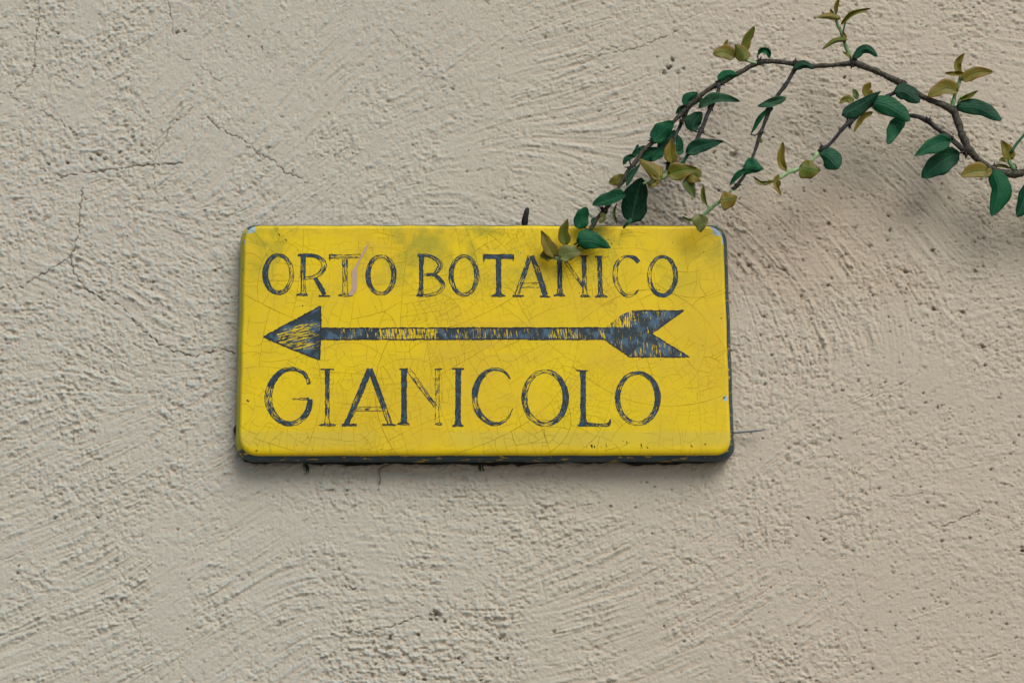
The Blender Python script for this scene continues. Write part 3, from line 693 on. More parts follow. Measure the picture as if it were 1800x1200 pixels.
# ---- craquelure: the face is split again and again by slightly bent cracks
def craquelure():
    r = random.Random(23); segs = []
    def area(p):
        a = 0
        for (x0, y0), (x1, y1) in zip(p, p[1:] + p[:1]): a += x0 * y1 - x1 * y0
        return abs(a) / 2
    Oi = [(float(a), float(b)) for a, b in (O - ON * 1.5)]
    def split(poly, lev):
        A = area(poly); cx = sum(p[0] for p in poly) / len(poly); cy = sum(p[1] for p in poly) / len(poly)
        loc = float(vnoise(np.array([cx / 130]), np.array([cy / 130]), 31)[0])
        goal = 215 * math.exp(-loc * 3.2)
        if A < goal * r.uniform(.6, 1.7) or len(poly) < 4 or lev > 14: return
        n = len(poly); Ls = [0]
        for a, b in zip(poly, poly[1:] + poly[:1]): Ls.append(Ls[-1] + math.hypot(b[0] - a[0], b[1] - a[1]))
        tot = Ls[-1]
        def at(s):
            s %= tot; lo, hi = 0, n - 1
            while lo < hi:
                m = (lo + hi + 1) // 2
                if Ls[m] <= s: lo = m
                else: hi = m - 1
            a = poly[lo]; b = poly[(lo + 1) % n]; d = Ls[lo + 1] - Ls[lo]; t = (s - Ls[lo]) / d if d else 0
            return (a[0] + (b[0] - a[0]) * t, a[1] + (b[1] - a[1]) * t), lo
        best = None
        for k in range(12 if lev > 1 else 5):
            s0 = r.uniform(0, tot); s1 = s0 + tot * r.uniform(.3, .7)
            p, i = at(s0); q, j = at(s1)
            if i == j: continue
            d = math.hypot(q[0] - p[0], q[1] - p[1]) * r.uniform(.8, 1.25)
            for (e, w_) in ((i, p), (j, q)):
                ea = poly[e]; eb = poly[(e + 1) % n]; tx, ty = eb[0] - ea[0], eb[1] - ea[1]
                cs_ = abs(tx * (q[0] - p[0]) + ty * (q[1] - p[1])) / (math.hypot(tx, ty) * math.hypot(q[0] - p[0], q[1] - p[1]) + 1e-9)
                d *= 1 + 1.2 * cs_ ** 2
            if best is None or d < best[0]: best = (d, p, i, q, j)
        if best is None: return
        _, p, i, q, j = best
        if i > j: p, i, q, j = q, j, p, i
        d = math.hypot(q[0] - p[0], q[1] - p[1])
        bulge = r.gauss(0, .2 if lev < 4 else .1) * d; m = max(2, int(d / 7)); cur = []
        for k in range(1, m):
            t = k / m; o = bulge * 4 * t * (1 - t) + r.gauss(0, .45 if lev > 4 else .25)
            cur.append((p[0] + (q[0] - p[0]) * t - (q[1] - p[1]) / d * o, p[1] + (q[1] - p[1]) * t + (q[0] - p[0]) / d * o))
        line_ = [p] + cur + [q]
        if not (lev > 5 and r.random() < .22): segs.append((line_, lev))
        A1 = poly[:i + 1] + line_ + poly[j + 1:]
        A2 = poly[i + 1:j + 1] + line_[::-1]
        for z_ in (A1, A2):
            if len(z_) > 3: split(z_, lev + 1)
    split(Oi, 0)
    v = []; f = []; d = FD + .0004
    for ln, lev in segs:
        w0 = (.55, .52, .48, .42, .36, .34)[min(lev, 5)] * r.uniform(.6, 1.15)
        if lev > 7: w0 *= .8
        b = len(v)
        for i, p in enumerate(ln):
            a_ = ln[max(i - 1, 0)]; c_ = ln[min(i + 1, len(ln) - 1)]
            tx, ty = c_[0] - a_[0], c_[1] - a_[1]; l = math.hypot(tx, ty) + 1e-9
            w = w0 * r.uniform(.6, 1.25) / 2
            v += [P(p[0] - ty / l * w, p[1] + tx / l * w, d), P(p[0] + ty / l * w, p[1] - tx / l * w, d)]
            if i: k = b + 2 * i; f.append((k - 2, k - 1, k + 1, k))
    T = NT('crack_dirt'); pos = T.n('ShaderNodeTexCoord').outputs['Object']
    mt = T.bsdf(srgb(118, 98, 20), .8, .1, alpha=T.ramp(T.noise(pos, 18, 3), .35, .62, .32, .95))
    mesh('glaze_cracks', v, f, mt, sign, smooth=False, kind='stuff')
    # short black nicks
    s = Strokes()
    for (a, b, l, w, an) in ((491, 413, 6, 2, 60), (503, 422, 4, 1.6, 60), (1040, 784, 6, 3, 80), (1128, 784, 8, 2, 75), (1138, 786, 4, 2, 50), (1216, 784, 5, 1.6, 50),
                             (1045, 785, 4, 1, 80), (1057, 785, 5, 1, 60), (1066, 783, 6, 1, 70), (1102, 778, 6, .8, 80), (1031, 785, 5, 1, 80), (436, 704, 5, 2, 30), (451, 791, 4, 2, -20), (1273, 698, 5, 2, -40),
                             (1075, 428, 2, 2, 0), (488, 402, 5, 1.3, 70), (532, 537, 2, 1.3, 0), (1268, 559, 2, 2, 0), (1240, 780, 3, 2, -10)):
        ca, sa = math.cos(math.radians(an)), math.sin(math.radians(an))
        line(s, (a - ca * l / 2, b - sa * l / 2), (a + ca * l / 2, b + sa * l / 2), w, w * .5, 1)
    T = NT('black_nicks'); o = s.build('enamel_nicks', T.bsdf(srgb(28, 28, 26), .7, .2), sign); o['kind'] = 'stuff'
craquelure()

# ------------------------------------------------------------------ fittings
def tube(path, name, mat, parent=None, seg=8, rough=0.0, seed=0, capped=True, kind=None, uv=False):
    """path: list of (x, y, radius px, depth m); a closed tapering tube"""
    r = random.Random(seed); V = []; Fc = []; pts = [P(a, b, d) for a, b, _, d in path]
    prev = None
    for i, (p, q) in enumerate(zip(pts, path)):
        t = pts[min(i + 1, len(pts) - 1)] - pts[max(i - 1, 0)]; t = t / (np.linalg.norm(t) + 1e-12)
        a = np.array([0, -1.0, 0]) if prev is None else prev
        a = a - t * a.dot(t)
        if np.linalg.norm(a) < 1e-4: a = np.array([0, 0, 1.0]) - t * t[2]
        a /= np.linalg.norm(a); prev = a; b = np.cross(t, a)
        for k in range(seg):
            an = 2 * math.pi * k / seg; rad = q[2] * S * (1 + rough * r.uniform(-1, 1))
            V.append(p + (a * math.cos(an) + b * math.sin(an)) * rad)
    n = len(pts)
    for i in range(n - 1):
        for k in range(seg):
            k2 = (k + 1) % seg; Fc.append((i * seg + k, i * seg + k2, (i + 1) * seg + k2, (i + 1) * seg + k))
    Fc.append(tuple(range(seg))[::-1]); Fc.append(tuple((n - 1) * seg + k for k in range(seg)))
    return V, Fc
def tube_obj(path, name, mat, parent=None, **kw):
    V, Fc = tube(path, name, mat, parent, **kw)
    return mesh(name, V, Fc, mat, parent)

T = NT('rusty_iron'); pos = T.n('ShaderNodeTexCoord').outputs['Object']
m_iron = T.bsdf(T.mix(T.noise(pos, 300, 3), srgb(26, 30, 36), srgb(48, 44, 42)), .75, .3, T.noise(pos, 500, 3), .0008)
T = NT('grey_wire'); pos = T.n('ShaderNodeTexCoord').outputs['Object']
m_wire = T.bsdf(T.mix(T.noise(pos, 300, 3), srgb(92, 98, 102), srgb(128, 134, 138)), .55, .5)
hk = tube_obj([(921.5, 400, 5, .012), (922, 396, 5.5, .014), (922.5, 390, 6, .016), (924, 380, 5.2, .019), (926, 371, 4.2, .021), (927.5, 366.5, 3, .021), (928, 365, 1.2, .021)], 'iron_hook', m_iron, seg=12, rough=.08, seed=3)
tag(hk, 'short black iron hook poking up behind the top edge of the yellow sign', 'hook', 'iron hooks holding the yellow sign')
hk2 = tube_obj([(424, 756, 12, .002), (423, 756, 12.5, .005), (423, 756, 12, .009), (423.5, 756, 10, .011)], 'iron_hook', m_iron, seg=14, rough=.05, seed=4)
tag(hk2, 'black iron cleat just showing at the lower left side of the yellow sign', 'hook', 'iron hooks holding the yellow sign')
nl = tube_obj([(1284, 760.5, 1.9, .007), (1292, 760, 1.9, .0075), (1310, 758.5, 1.8, .009), (1328, 757, 1.9, .011), (1341, 755.2, 1.5, .012), (1342.5, 755, .7, .012)], 'wire_nail', m_wire, seg=8)
tag(nl, 'thin grey wire nail sticking out to the right of the sign near its lower corner', 'nail')

T = NT('dry_root'); pos = T.n('ShaderNodeTexCoord').outputs['Object']
m_root = T.bsdf(srgb(104, 94, 80), .85, .2)
T = NT('dark_moss'); m_moss = T.bsdf(srgb(36, 52, 38), .9, .1)
rt = tube_obj([(689, 814, 1.2, .006), (683, 817, 1.0, .007), (674, 819, 1.3, .007), (667, 824, 1.3, .007), (666, 832, 1.1, .006), (669, 840, 1.0, .006), (668, 847, 1.3, .005), (666, 852, .5, .003)], 'dry_rootlet', m_root, seg=6)
tag(rt, 'thin dry rootlet dangling under the bottom edge of the sign, left of its middle', 'rootlet')
for lab, base, n, sd in (('tiny dark weed hanging under the sign below the I of the lower word', (845, 814), 9, 1), ('tiny dark weed hanging under the sign near its lower left corner', (538, 816), 9, 2)):
    V = []; Fc = []; r = random.Random(sd)
    for k in range(n):
        x, y = base[0] + r.uniform(-4, 4), base[1] + r.uniform(-2, 3)
        pth = [(x, y, .9, .006)]
        for q in range(4): x += r.uniform(-1.4, 1.8); y += r.uniform(2, 4.2); pth.append((x, y, .9 - .15 * q, .006 - .0006 * q))
        v_, f_ = tube(pth, '', None, seg=4); b = len(V); V += v_; Fc += [tuple(i + b for i in f) for f in f_]
    tag(mesh('weed', V, Fc, m_moss), lab, 'weed')

# ------------------------------------------------------------------ the vine
_DX = [-1000, 960, 1040, 1100, 1180, 1260, 1350, 1500, 1600, 1690, 1750, 1810, 1950, 2400]
_DD = [.040, .041, .045, .050, .054, .058, .062, .066, .064, .058, .050, .050, .060, .070]
def D(x, off=0.0): return float(np.interp(x, _DX, _DD)) + off

def bark(name, ca, cb, lich):
    T = NT(name); pos = T.n('ShaderNodeTexCoord').outputs['Object']
    n = T.noise(pos, 260, 4, .65); c = T.mix(T.ramp(n, .35, .65), ca, cb)
    c = T.mix(T.ramp(T.noise(pos, 700, 2), .62, .7, 0, .6), c, lich)
    return T.bsdf(c, .72, .3, n, .0009, .7)
m_bark = bark('brown_bark', srgb(38, 36, 30), srgb(80, 78, 64), srgb(128, 122, 102))
m_bark_d = bark('dark_young_bark', srgb(28, 28, 28), srgb(64, 66, 62), srgb(96, 96, 88))
m_green = bark('green_shoot', srgb(74, 112, 70), srgb(112, 146, 96), srgb(150, 170, 128))
m_pale = bark('pale_shoot', srgb(124, 160, 110), srgb(160, 186, 138), srgb(185, 200, 165))
m_dgreen = bark('dark_green_stalk', srgb(28, 74, 52), srgb(46, 98, 66), srgb(60, 110, 78))

def leaf_mat(name, ca, cb, vein, tr, rough, vs, gl=.5, rd=None):
    T = NT(name); uv = T.n('ShaderNodeUVMap', uv_map='leaf').outputs[0]
    pos = T.n('ShaderNodeTexCoord').outputs['Object']
    oi = T.n('ShaderNodeObjectInfo').outputs['Random']
    s = T.n('ShaderNodeSeparateXYZ'); T.put(s.inputs[0], uv); u, v = s.outputs[0], s.outputs[1]
    av = T.math('ABSOLUTE', v)
    mid = T.ramp(av, .085, .03)
    ph = T.math('SUBTRACT', T.math('MULTIPLY', u, 7.0), T.math('MULTIPLY', av, 2.6))
    ph = T.math('ADD', ph, T.math('MULTIPLY', T.math('SUBTRACT', T.noise(pos, 60, 1), .5), .5))
    w = T.math('ABSOLUTE', T.math('SUBTRACT', T.math('FRACT', ph), .5))
    side = T.math('MULTIPLY', T.ramp(w, .09, .02), T.ramp(av, 1.0, .5))
    net = T.n('ShaderNodeTexVoronoi', feature='DISTANCE_TO_EDGE'); T.put(net.inputs['Vector'], pos); net.inputs['Scale'].default_value = 420
    n = T.noise(pos, 55, 3, .5)
    c = T.mix(T.ramp(T.math('ADD', T.math('MULTIPLY', n, .6), T.math('MULTIPLY', oi, .8)), .35, 1.0), ca, cb)
    if rd: c = T.mix(T.math('MULTIPLY', T.ramp(T.math('ADD', av, T.math('MULTIPLY', u, .35)), .7, 1.35), .65), c, rd)
    c = T.mix(T.math('MULTIPLY', T.math('MAXIMUM', mid, T.math('MULTIPLY', side, .6)), vs), c, vein)
    c = T.mix(T.ramp(T.noise(pos, 140, 2), .42, .7, 0, .35), c, T.mix(.5, c, vein))
    spots = T.math('MULTIPLY', T.ramp(T.noise(pos, 330, 2, .6), .66, .72), T.ramp(T.noise(pos, 25, 1), .45, .6))
    c = T.mix(T.math('MULTIPLY', spots, .7), c, srgb(96, 84, 44))
    c = T.mix(T.math('MULTIPLY', T.ramp(T.math('ADD', av, T.math('MULTIPLY', T.noise(pos, 160, 2), .35)), 1.1, 1.22), .6), c, srgb(104, 92, 44))
    h = T.math('SUBTRACT', T.math('MULTIPLY', T.math('MINIMUM', net.outputs[0], .25), .6), T.math('MAXIMUM', mid, side))
    return T.bsdf(c, rough, gl, h, .0009, .7, trans=(T.mix(.5, c, tr), .22))
m_leaf = leaf_mat('mature_leaf', srgb(0, 56, 36), srgb(0, 88, 52), srgb(64, 124, 84), srgb(20, 120, 40), .56, .5, .25)
m_leafu = leaf_mat('leaf_underside', srgb(30, 82, 54), srgb(46, 98, 66), srgb(110, 140, 105), srgb(40, 110, 60), .6, .4, .3)
m_young = leaf_mat('young_leaf_bronze', srgb(94, 106, 24), srgb(132, 116, 36), srgb(58, 116, 40), srgb(150, 150, 30), .45, .85, .35, srgb(150, 88, 38))
m_yolive = leaf_mat('young_leaf_olive', srgb(82, 104, 42), srgb(112, 116, 52), srgb(110, 146, 84), srgb(130, 150, 30), .45, .7, .45, srgb(120, 100, 50))

base = P(1795, 303, 0); vine = empty('climbing_vine', tuple(base))
tag(vine, 'leafy green and bronze vine arching in from the right, its tip hanging over the sign', 'vine')

def spath(pts, step=6.0):
    return [tuple(p) for p in catmull(pts, step)]
def stemobj(name, pts, mat, off=0.0, rough=.11, seed=1, roots=False):
    full = [(a, b, r, D(a, off)) if len(q) == 0 else (a, b, r, q[0]) for a, b, r, *q in pts]
    pth = spath(full)
    r = random.Random(seed)
    pth = [(a + r.uniform(-.35, .35), b + r.uniform(-.35, .35), c * r.uniform(.82, 1.03), d) for a, b, c, d in pth]
    tube_obj(pth, name, mat, vine, seg=10, rough=rough, seed=seed)
    if roots:
        for a, b, c, d in pth:
            for _ in range(2):
                if r.random() < .55 and float(vnoise(np.array([a / 14]), np.array([b / 14]), 40)[0]) > .02:
                    l = r.uniform(.8, 2.8); q = r.uniform(-1.5, 1.5)
                    ROOTS.append([(a, b + c * .7, .9, d - .001), (a + q * .5, b + c + l * .5, .6, d - .002), (a + q, b + c + l, .15, d - .0015)])
    return pth
ROOTS = []
stemobj('main_stem', [(2350, 180, 11, .06), (2200, 260, 10, .058), (2000, 300, 9, .055), (1890, 302, 8, .052), (1810, 301, 7.5), (1790, 306, 7.5), (1765, 304, 7), (1745, 298, 7), (1732, 291, 7), (1714, 276, 7.5), (1701, 259, 7.5), (1691, 236, 7), (1683, 212, 7), (1676, 194, 8), (1660, 186, 6.5), (1640, 178, 6), (1618, 168, 5.5), (1600, 156, 5.5), (1585, 147, 6), (1560, 135, 5.5), (1530, 121, 5.8), (1505, 112, 6.2), (1495, 112, 5.5), (1470, 114.5, 4.6), (1430, 116, 4.6), (1400, 113.5, 5), (1370, 109, 4.6), (1345, 108, 4.8), (1330, 112, 5), (1310, 122, 4.4), (1290, 133, 4.6), (1265, 147, 5.5), (1245, 158, 4.4), (1225, 173, 4.6), (1209, 189, 5), (1190, 208, 4), (1168, 230, 4), (1149, 249, 4.4), (1130, 266, 4), (1118, 284, 4.6), (1106, 299, 4.2), (1097, 312, 3.6), (1088, 328, 3.6), (1076, 352, 3.6), (1062, 371, 4.8), (1050, 383, 3.8), (1040, 400, 4.4), (1033, 412, 3), (1020, 428, 2.2), (1004, 444, 2.4), (990, 452, 2.6)], m_bark, roots=True)
stemobj('side_stem', [(1209, 190, 4.4), (1203, 205, 4, .051), (1195, 222, 3.6, .05), (1186, 243, 3.6, .05), (1180, 265, 3.2, .05), (1175, 285, 3.6, .051), (1172, 300, 2.6, .052)], m_bark_d, seed=2, roots=True)
stemobj('side_stem', [(1263, 148, 4.6), (1262, 164, 3.6), (1249, 190, 4.2), (1240, 211, 3.6), (1231, 232, 4.4), (1225, 246, 4), (1218, 260, 3.4), (1209, 273, 3.2)], m_bark_d, .003, seed=3)
stemobj('young_shoot', [(1210, 271, 3), (1204, 280, 3.6), (1196, 292, 3.2), (1186, 300, 3), (1178, 306, 4)], m_dgreen, .0, seed=4)
stemobj('young_shoot', [(1180, 304, 3.4), (1168, 311, 4), (1155, 316, 3.8), (1142, 319, 3.4), (1130, 323, 2)], m_pale, .001, seed=5)
stemobj('young_shoot', [(1177, 299, 1.2), (1168, 302.5, 1.2), (1161, 302, 1.2)], m_green, .002, seed=6)
stemobj('side_stem', [(1400, 117, 4.8), (1395, 126, 4.2), (1382, 148, 3.8), (1367, 168, 3.8), (1354, 190, 4.4), (1343, 219, 3.2), (1336, 236, 3.8), (1329, 260, 3), (1322, 280, 2.8), (1309, 308, 2.8), (1296, 325, 3.6), (1286, 334, 3)], m_bark_d, .0, seed=7, roots=True)
stemobj('young_shoot', [(1287, 333, 3), (1279, 343, 3), (1266, 354, 3.4), (1253, 363, 3.8), (1242, 373, 3.6), (1231, 383, 3)], m_green, .001, seed=8)
stemobj('side_stem', [(1585, 150, 5), (1573, 163, 4), (1547, 175, 3.8), (1535, 181, 4.2), (1508, 204, 3.8), (1491, 217, 4.6), (1479, 229, 3.6), (1462, 250, 3.4), (1448, 260, 4.2), (1439, 267, 4)], m_bark_d, .003, seed=9, roots=True)
stemobj('young_shoot', [(1439, 267, 3.6), (1428, 281, 3.4), (1413, 292, 3.2), (1402, 298, 3.6), (1387, 303, 4.2), (1374, 311, 3.8), (1360, 317, 2.6), (1350, 318, 1.2)], m_pale, .002, seed=10)
stemobj('side_stem', [(1698, 268, 6), (1690, 260, 5), (1677, 249, 5), (1670, 242, 5.4), (1644, 224, 4.4), (1631, 213, 5.2), (1615, 206, 4.4), (1602, 203, 4), (1588, 202, 3.2)], m_bark_d, -.002, seed=11)
stemobj('young_shoot', [(1588, 202, 3), (1568, 202, 3), (1551, 199, 3.4), (1540, 193, 3.4), (1530, 183, 2.6), (1522, 174, 2)], m_pale, -.006, seed=12)
stemobj('young_shoot', [(1498, 108, 4), (1493, 96, 3.6), (1487, 82, 3.8), (1482, 68, 3.4), (1478, 55, 3.2), (1471, 40, 3.2), (1468, 26, 2.4)], m_green, .0, seed=13)
stemobj('young_shoot', [(1482, 60, 1.8), (1483, 51, 1.7), (1486, 39, 1.4)], m_dgreen, .0, seed=14)
stemobj('young_shoot', [(1673, 192, 5), (1675, 180, 4.6), (1678, 168, 3.6), (1683, 153, 3.8), (1688, 139, 3.4), (1689, 124, 2)], m_green, .0, seed=15)
stemobj('young_shoot', [(1683, 182, 1.4), (1688, 173, 1.4), (1689, 168, 1)], m_green, .003, seed=16)
stemobj('young_shoot', [(1330, 111, 2.6), (1318, 109, 2.4), (1308, 106, 2.2), (1300, 98, 2)], m_pale, .002, seed=17)
stemobj('young_shoot', [(1783, 300, 5), (1779, 292, 4.6), (1773, 282, 3.4), (1770, 277, 2.4)], m_green, .002, seed=18)
stemobj('young_shoot', [(1777, 268, 3), (1788, 252, 2.8), (1805, 232, 2.8), (1840, 190, 2.8), (1880, 150, 2.6)], m_dgreen, .006, seed=19)
stemobj('young_shoot', [(963, 451, 2.4), (972, 453, 3.2), (980, 454.5, 3.2), (988, 452, 3)], m_pale, .0015, seed=20)
stemobj('young_shoot', [(1110, 386, 3.4), (1103, 392, 3), (1096, 400, 2.6, .040)], m_dgreen, -.003, seed=21)

# thin leaf stalks
for a in ([(1217, 230, 1.3), (1224, 232, 1.3), (1231, 230, 1.2)], [(1319, 236, 1.2), (1326, 238, 1.2), (1335, 235, 1.2)], [(1331, 98, 1.3), (1333, 104, 1.3), (1335, 109, 1.3)],
          [(1502, 101, 1.6), (1503, 106, 1.6), (1500, 112, 1.6)], [(1683, 270, 1.6), (1690, 268, 1.7), (1697, 266, 2)], [(1667, 249, 1.2), (1676, 250, 1.2), (1688, 262, 1.4)],
          [(1054, 358, 1.3), (1055, 366, 1.3), (1060, 371, 1.4)], [(1489, 208, 1.6), (1491, 213, 1.6), (1492, 218, 1.6)], [(1685, 187, 1.4), (1680, 192, 1.5), (1677, 196, 1.6)],
          [(1107, 276, 1.4), (1107, 285, 1.4), (1110, 294, 1.4)], [(1026, 399, 1.4), (1033, 403, 1.4), (1040, 404, 1.4)], [(1020, 424, 1.6), (1014, 427, 2), (1009, 430, 1.6)],
          [(1777, 285, 1.2), (1785, 290, 1.2), (1787, 296, 1.4)], [(1574, 158, 1.6), (1579, 154, 1.6), (1584, 149, 2)], [(1741, 297, 3), (1746, 300, 2.6), (1749, 306, 2)],
          [(1380, 299, 2), (1385, 301, 2), (1390, 303, 2)], [(1242, 361, 1.4), (1248, 364, 1.6), (1252, 366, 1.8)]):
    stemobj('leaf_stalk', a, m_bark_d if a[0][0] not in (1380, 1242, 1741) else m_green, .002, seed=int(a[0][0]))

V = []; Fc = []
for pth in ROOTS:
    v_, f_ = tube(pth, '', None, seg=4); b = len(V); V += v_; Fc += [tuple(i + b for i in f) for f in f_]
m_rootd = bark('aerial_root', srgb(24, 22, 22), srgb(44, 40, 36), srgb(66, 60, 54))
mesh('aerial_roots', V, Fc, m_rootd, vine, kind='stuff')

# knobbly nodes with old scales
def node(x, y, r, seed):
    rr = random.Random(seed); c = P(x, y, D(x)); V = []; Fc = []; nu, nv = 8, 5
    for j in range(nv + 1):
        t = math.pi * j / nv
        for i in range(nu):
            a = 2 * math.pi * i / nu; q = r * S * rr.uniform(.75, 1.2)
            V.append(c + np.array([math.cos(a) * math.sin(t), math.cos(t) * .8, math.sin(a) * math.sin(t)]) * q)
    for j in range(nv):
        for i in range(nu): k = (i + 1) % nu; Fc.append((j * nu + i, j * nu + k, (j + 1) * nu + k, (j + 1) * nu + i))
    for k in range(4):
        a = rr.uniform(0, 6.28); l = r * rr.uniform(1.1, 2.1)
        v_, f_ = tube([(x, y, r * .45, D(x, .002)), (x + math.cos(a) * l * .6, y + math.sin(a) * l * .5, r * .3, D(x, .002)), (x + math.cos(a) * l, y + math.sin(a) * l, .25, D(x, .001))], '', None, seg=5)
        b = len(V); V += v_; Fc += [tuple(i + b for i in f) for f in f_]
    mesh('stem_node', V, Fc, m_rootd, vine)
for k, (x, y, r) in enumerate(((1334, 109, 6), (1398, 112, 6.5), (1500, 110, 8), (1586, 146, 7.5), (1677, 193, 8), (1698, 266, 8), (1745, 298, 8.5), (1264, 147, 6.5), (1209, 189, 6.5), (1149, 248, 6), (1108, 296, 5.5), (1062, 371, 6.5),
                               (1353, 191, 6), (1337, 234, 4.6), (1296, 326, 5), (1492, 217, 6.5), (1535, 180, 5.5), (1446, 261, 5.5), (1631, 213, 5.5), (1671, 243, 5.5), (1248, 189, 5), (1232, 231, 5), (1175, 286, 4.6), (1783, 303, 7), (1198, 214, 4.5))):
    node(x, y, r, k + 50)

def leaf(kind, mid, wl, wr, dz=.004, tipd=0.0, fold=0.0, shape='o', mat=None, curl=0.0, name=None, seed=None, d0=None):
    """mid: midrib points in the photograph from base to tip; wl / wr: half widths left / right of the direction of growth (px);
    dz lifts the base off the stem plane, tipd lifts the tip, fold raises (+) or drops (-) the blade's edges (m)"""
    global _ln
    _ln += 1; r = random.Random(_ln if seed is None else seed)
    pts = [(a, b, 0, 0) for a, b in mid]
    if len(pts) == 2: pts.insert(1, ((mid[0][0] + mid[1][0]) / 2 + r.uniform(-.6, .6), (mid[0][1] + mid[1][1]) / 2 + r.uniform(-.6, .6), 0, 0))
    sp = catmull(pts, .5); n = 16; NR = n + 1; C = 4
    Ls = [0]
    for a, b in zip(sp[:-1], sp[1:]): Ls.append(Ls[-1] + np.linalg.norm((b - a)[:2]))
    tot = Ls[-1]; V = []; uvs = []; Fc = []
    dmid = d0 if d0 is not None else D(mid[0][0], dz)
    ph = r.uniform(0, 6.28); wavy = r.uniform(.5, 1.5) * .001
    wl *= 1.1; wr *= 1.1; W = max(wl, wr, .16 * tot + 1)
    for i in range(NR):
        t = i / n; k = min(int(np.searchsorted(Ls, t * tot)), len(sp) - 1)
        p = sp[k][:2]; a = sp[max(k - 3, 0)][:2]; b = sp[min(k + 3, len(sp) - 1)][:2]
        tg = (b - a) / (np.linalg.norm(b - a) + 1e-9); nl = np.array([tg[1], -tg[0]])   # left of growth in image space
        if shape == 'o': f = (math.sin(math.pi * t ** .70) ** .58) * (1 - .1 * t) if 0 < t < 1 else 0
        elif shape == 'h': f = (min(1, (t / .16)) ** .5) * (1 - max(0, (t - .22) / .78) ** 1.5) ** .95 if t < 1 else 0    # heart-like, pointed
        elif shape == 'r': f = math.sin(math.pi * t ** 1.25) ** .6 if 0 < t < 1 else 0            # broad towards the tip
        else: f = math.sin(math.pi * t ** .85) ** .9 if 0 < t < 1 else 0                        # narrow
        f0 = f
        for c_ in range(-C, C + 1):
            s_ = c_ / C; w = wl if s_ > 0 else wr
            f = f0 * (1 + .09 * math.sin(t * 6.5 + ph + (2.2 if s_ > 0 else 0)) + .045 * math.sin(t * 16 + ph * 2 + (1.3 if s_ > 0 else 0)))
            q = p + nl * s_ * w * f
            if shape in ('h', 'o') and t < .2: q = q - tg * abs(s_) ** 1.5 * (.2 - t) * tot * (.45 if shape == 'h' else .25)
            hid = math.sqrt(max(W * W - w * w, 0)) * S * .16
            dd = dmid + tipd * t ** 1.4 + curl * math.sin(math.pi * t) \
                + abs(s_) ** 1.08 * f * (fold * 1.15 + (hid if fold >= 0 else -hid)) + wavy * math.sin(t * 9 + ph + s_ * 2) * abs(s_)
            V.append(P(q[0], q[1], dd)); uvs.append((t, s_))
    M = 2 * C + 1
    for i in range(n):
        for j in range(M - 1): Fc.append((i * M + j, i * M + j + 1, (i + 1) * M + j + 1, (i + 1) * M + j))
    mt = mat or (m_leaf if kind == 'M' else m_young)
    o = mesh(name or ('leaf' if kind == 'M' else 'young_leaf'), V, Fc, mt, vine, uvs={'leaf': uvs})
    sd = o.modifiers.new('thickness', 'SOLIDIFY'); sd.thickness = .00022; sd.offset = 0
    return o
_ln = 0
# --- over the sign
leaf('M', [(1018, 401), (1021, 388), (1031, 364)], 13, 13, .004, .006, -.001)
leaf('M', [(1018, 423), (1040, 423), (1074, 436)], 18, 14, .006, .004, -.002, 'h')
leaf('Y', [(973, 449), (965, 432), (951, 405)], 12, 12, .006, .006, .002, 'h', m_young)
leaf('Y', [(994, 428), (991, 408), (998, 384)], 10, 10.5, .004, .008, .002, 'h')
leaf('Y', [(986, 453), (1001, 444), (1026, 440)], 14, 13, .009, .003, .001, 'h', m_yolive)
leaf('Y', [(970, 452), (960, 449), (949, 450)], 8.5, 9.5, .003, -.002, .001, 'o')
leaf('M', [(1098, 342), (1075, 351), (1041, 361)], 7, 16, .006, .002, .003, 'o')
leaf('M', [(1110, 388), (1118, 350), (1128, 312)], 23, 22, -.022, .020, -.003, 'o')
leaf('Y', [(1099, 312), (1086, 317), (1070, 322)], 10, 10, -.008, -.004, .001)
leaf('M', [(1126, 279), (1147, 272), (1171, 265)], 14, 11, -.004, .002, -.001)
leaf('M', [(1112, 277), (1120, 266), (1134, 256)], 5, 5, -.002, -.002, .002)
leaf('M', [(1114, 275), (1103, 279), (1096, 290)], 4, 6, .0, -.002, .002)
leaf('M', [(1101, 328), (1110, 308), (1126, 287)], 6, 5, .005, .002, .002, 'n', m_leafu)
leaf('M', [(1103, 313), (1106, 305), (1112, 298)], 5, 5, -.004, 0, 0)
leaf('Y', [(1160, 312), (1145, 297), (1122, 279)], 12, 12, .008, .004, -.002, 'h')
leaf('Y', [(1182, 284), (1180, 265), (1181, 242)], 12.5, 10, .006, .006, .002, 'h')
leaf('Y', [(1212, 308), (1221, 298), (1224, 297)], 9, 9, -.002, .0, .0)
leaf('Y', [(1213, 306), (1222, 304), (1232, 312)], 10, 8, .002, .0, -.001)
leaf('Y', [(1177, 306), (1198, 299), (1226, 295)], 13.5, 16, .008, .004, .002, 'h')
leaf('Y', [(1207, 312), (1219, 313), (1234, 319)], 6, 9, .006, .003, -.001, 'h')
leaf('Y', [(1209, 314), (1213, 330), (1222, 349)], 10, 10, .003, -.004, .002, 'h', m_yolive)
leaf('Y', [(1156, 314), (1149, 310), (1146, 302)], 4, 5, .010, .003, .001)
leaf('Y', [(1157, 317), (1150, 321), (1146, 329)], 7, 4, .008, .002, .001)
leaf('Y', [(1138, 322), (1144, 326), (1150, 324)], 3, 3, .003, 0, 0)
leaf('M', [(1148, 247), (1163, 233), (1183, 213)], 16, 14, .005, .006, -.002, 'o')
leaf('M', [(1157, 257), (1172, 246), (1187, 228)], 6, 12, -.006, 0, 0)
leaf('M', [(1190, 268), (1194, 254), (1191, 237)], 7, 7, -.006, 0, 0)
leaf('M', [(1181, 263), (1190, 262), (1199, 254)], 5, 9, -.003, 0, -.001)
leaf('M', [(1202, 183), (1211, 171), (1227, 163)], 8, 7, .005, .002, -.003)
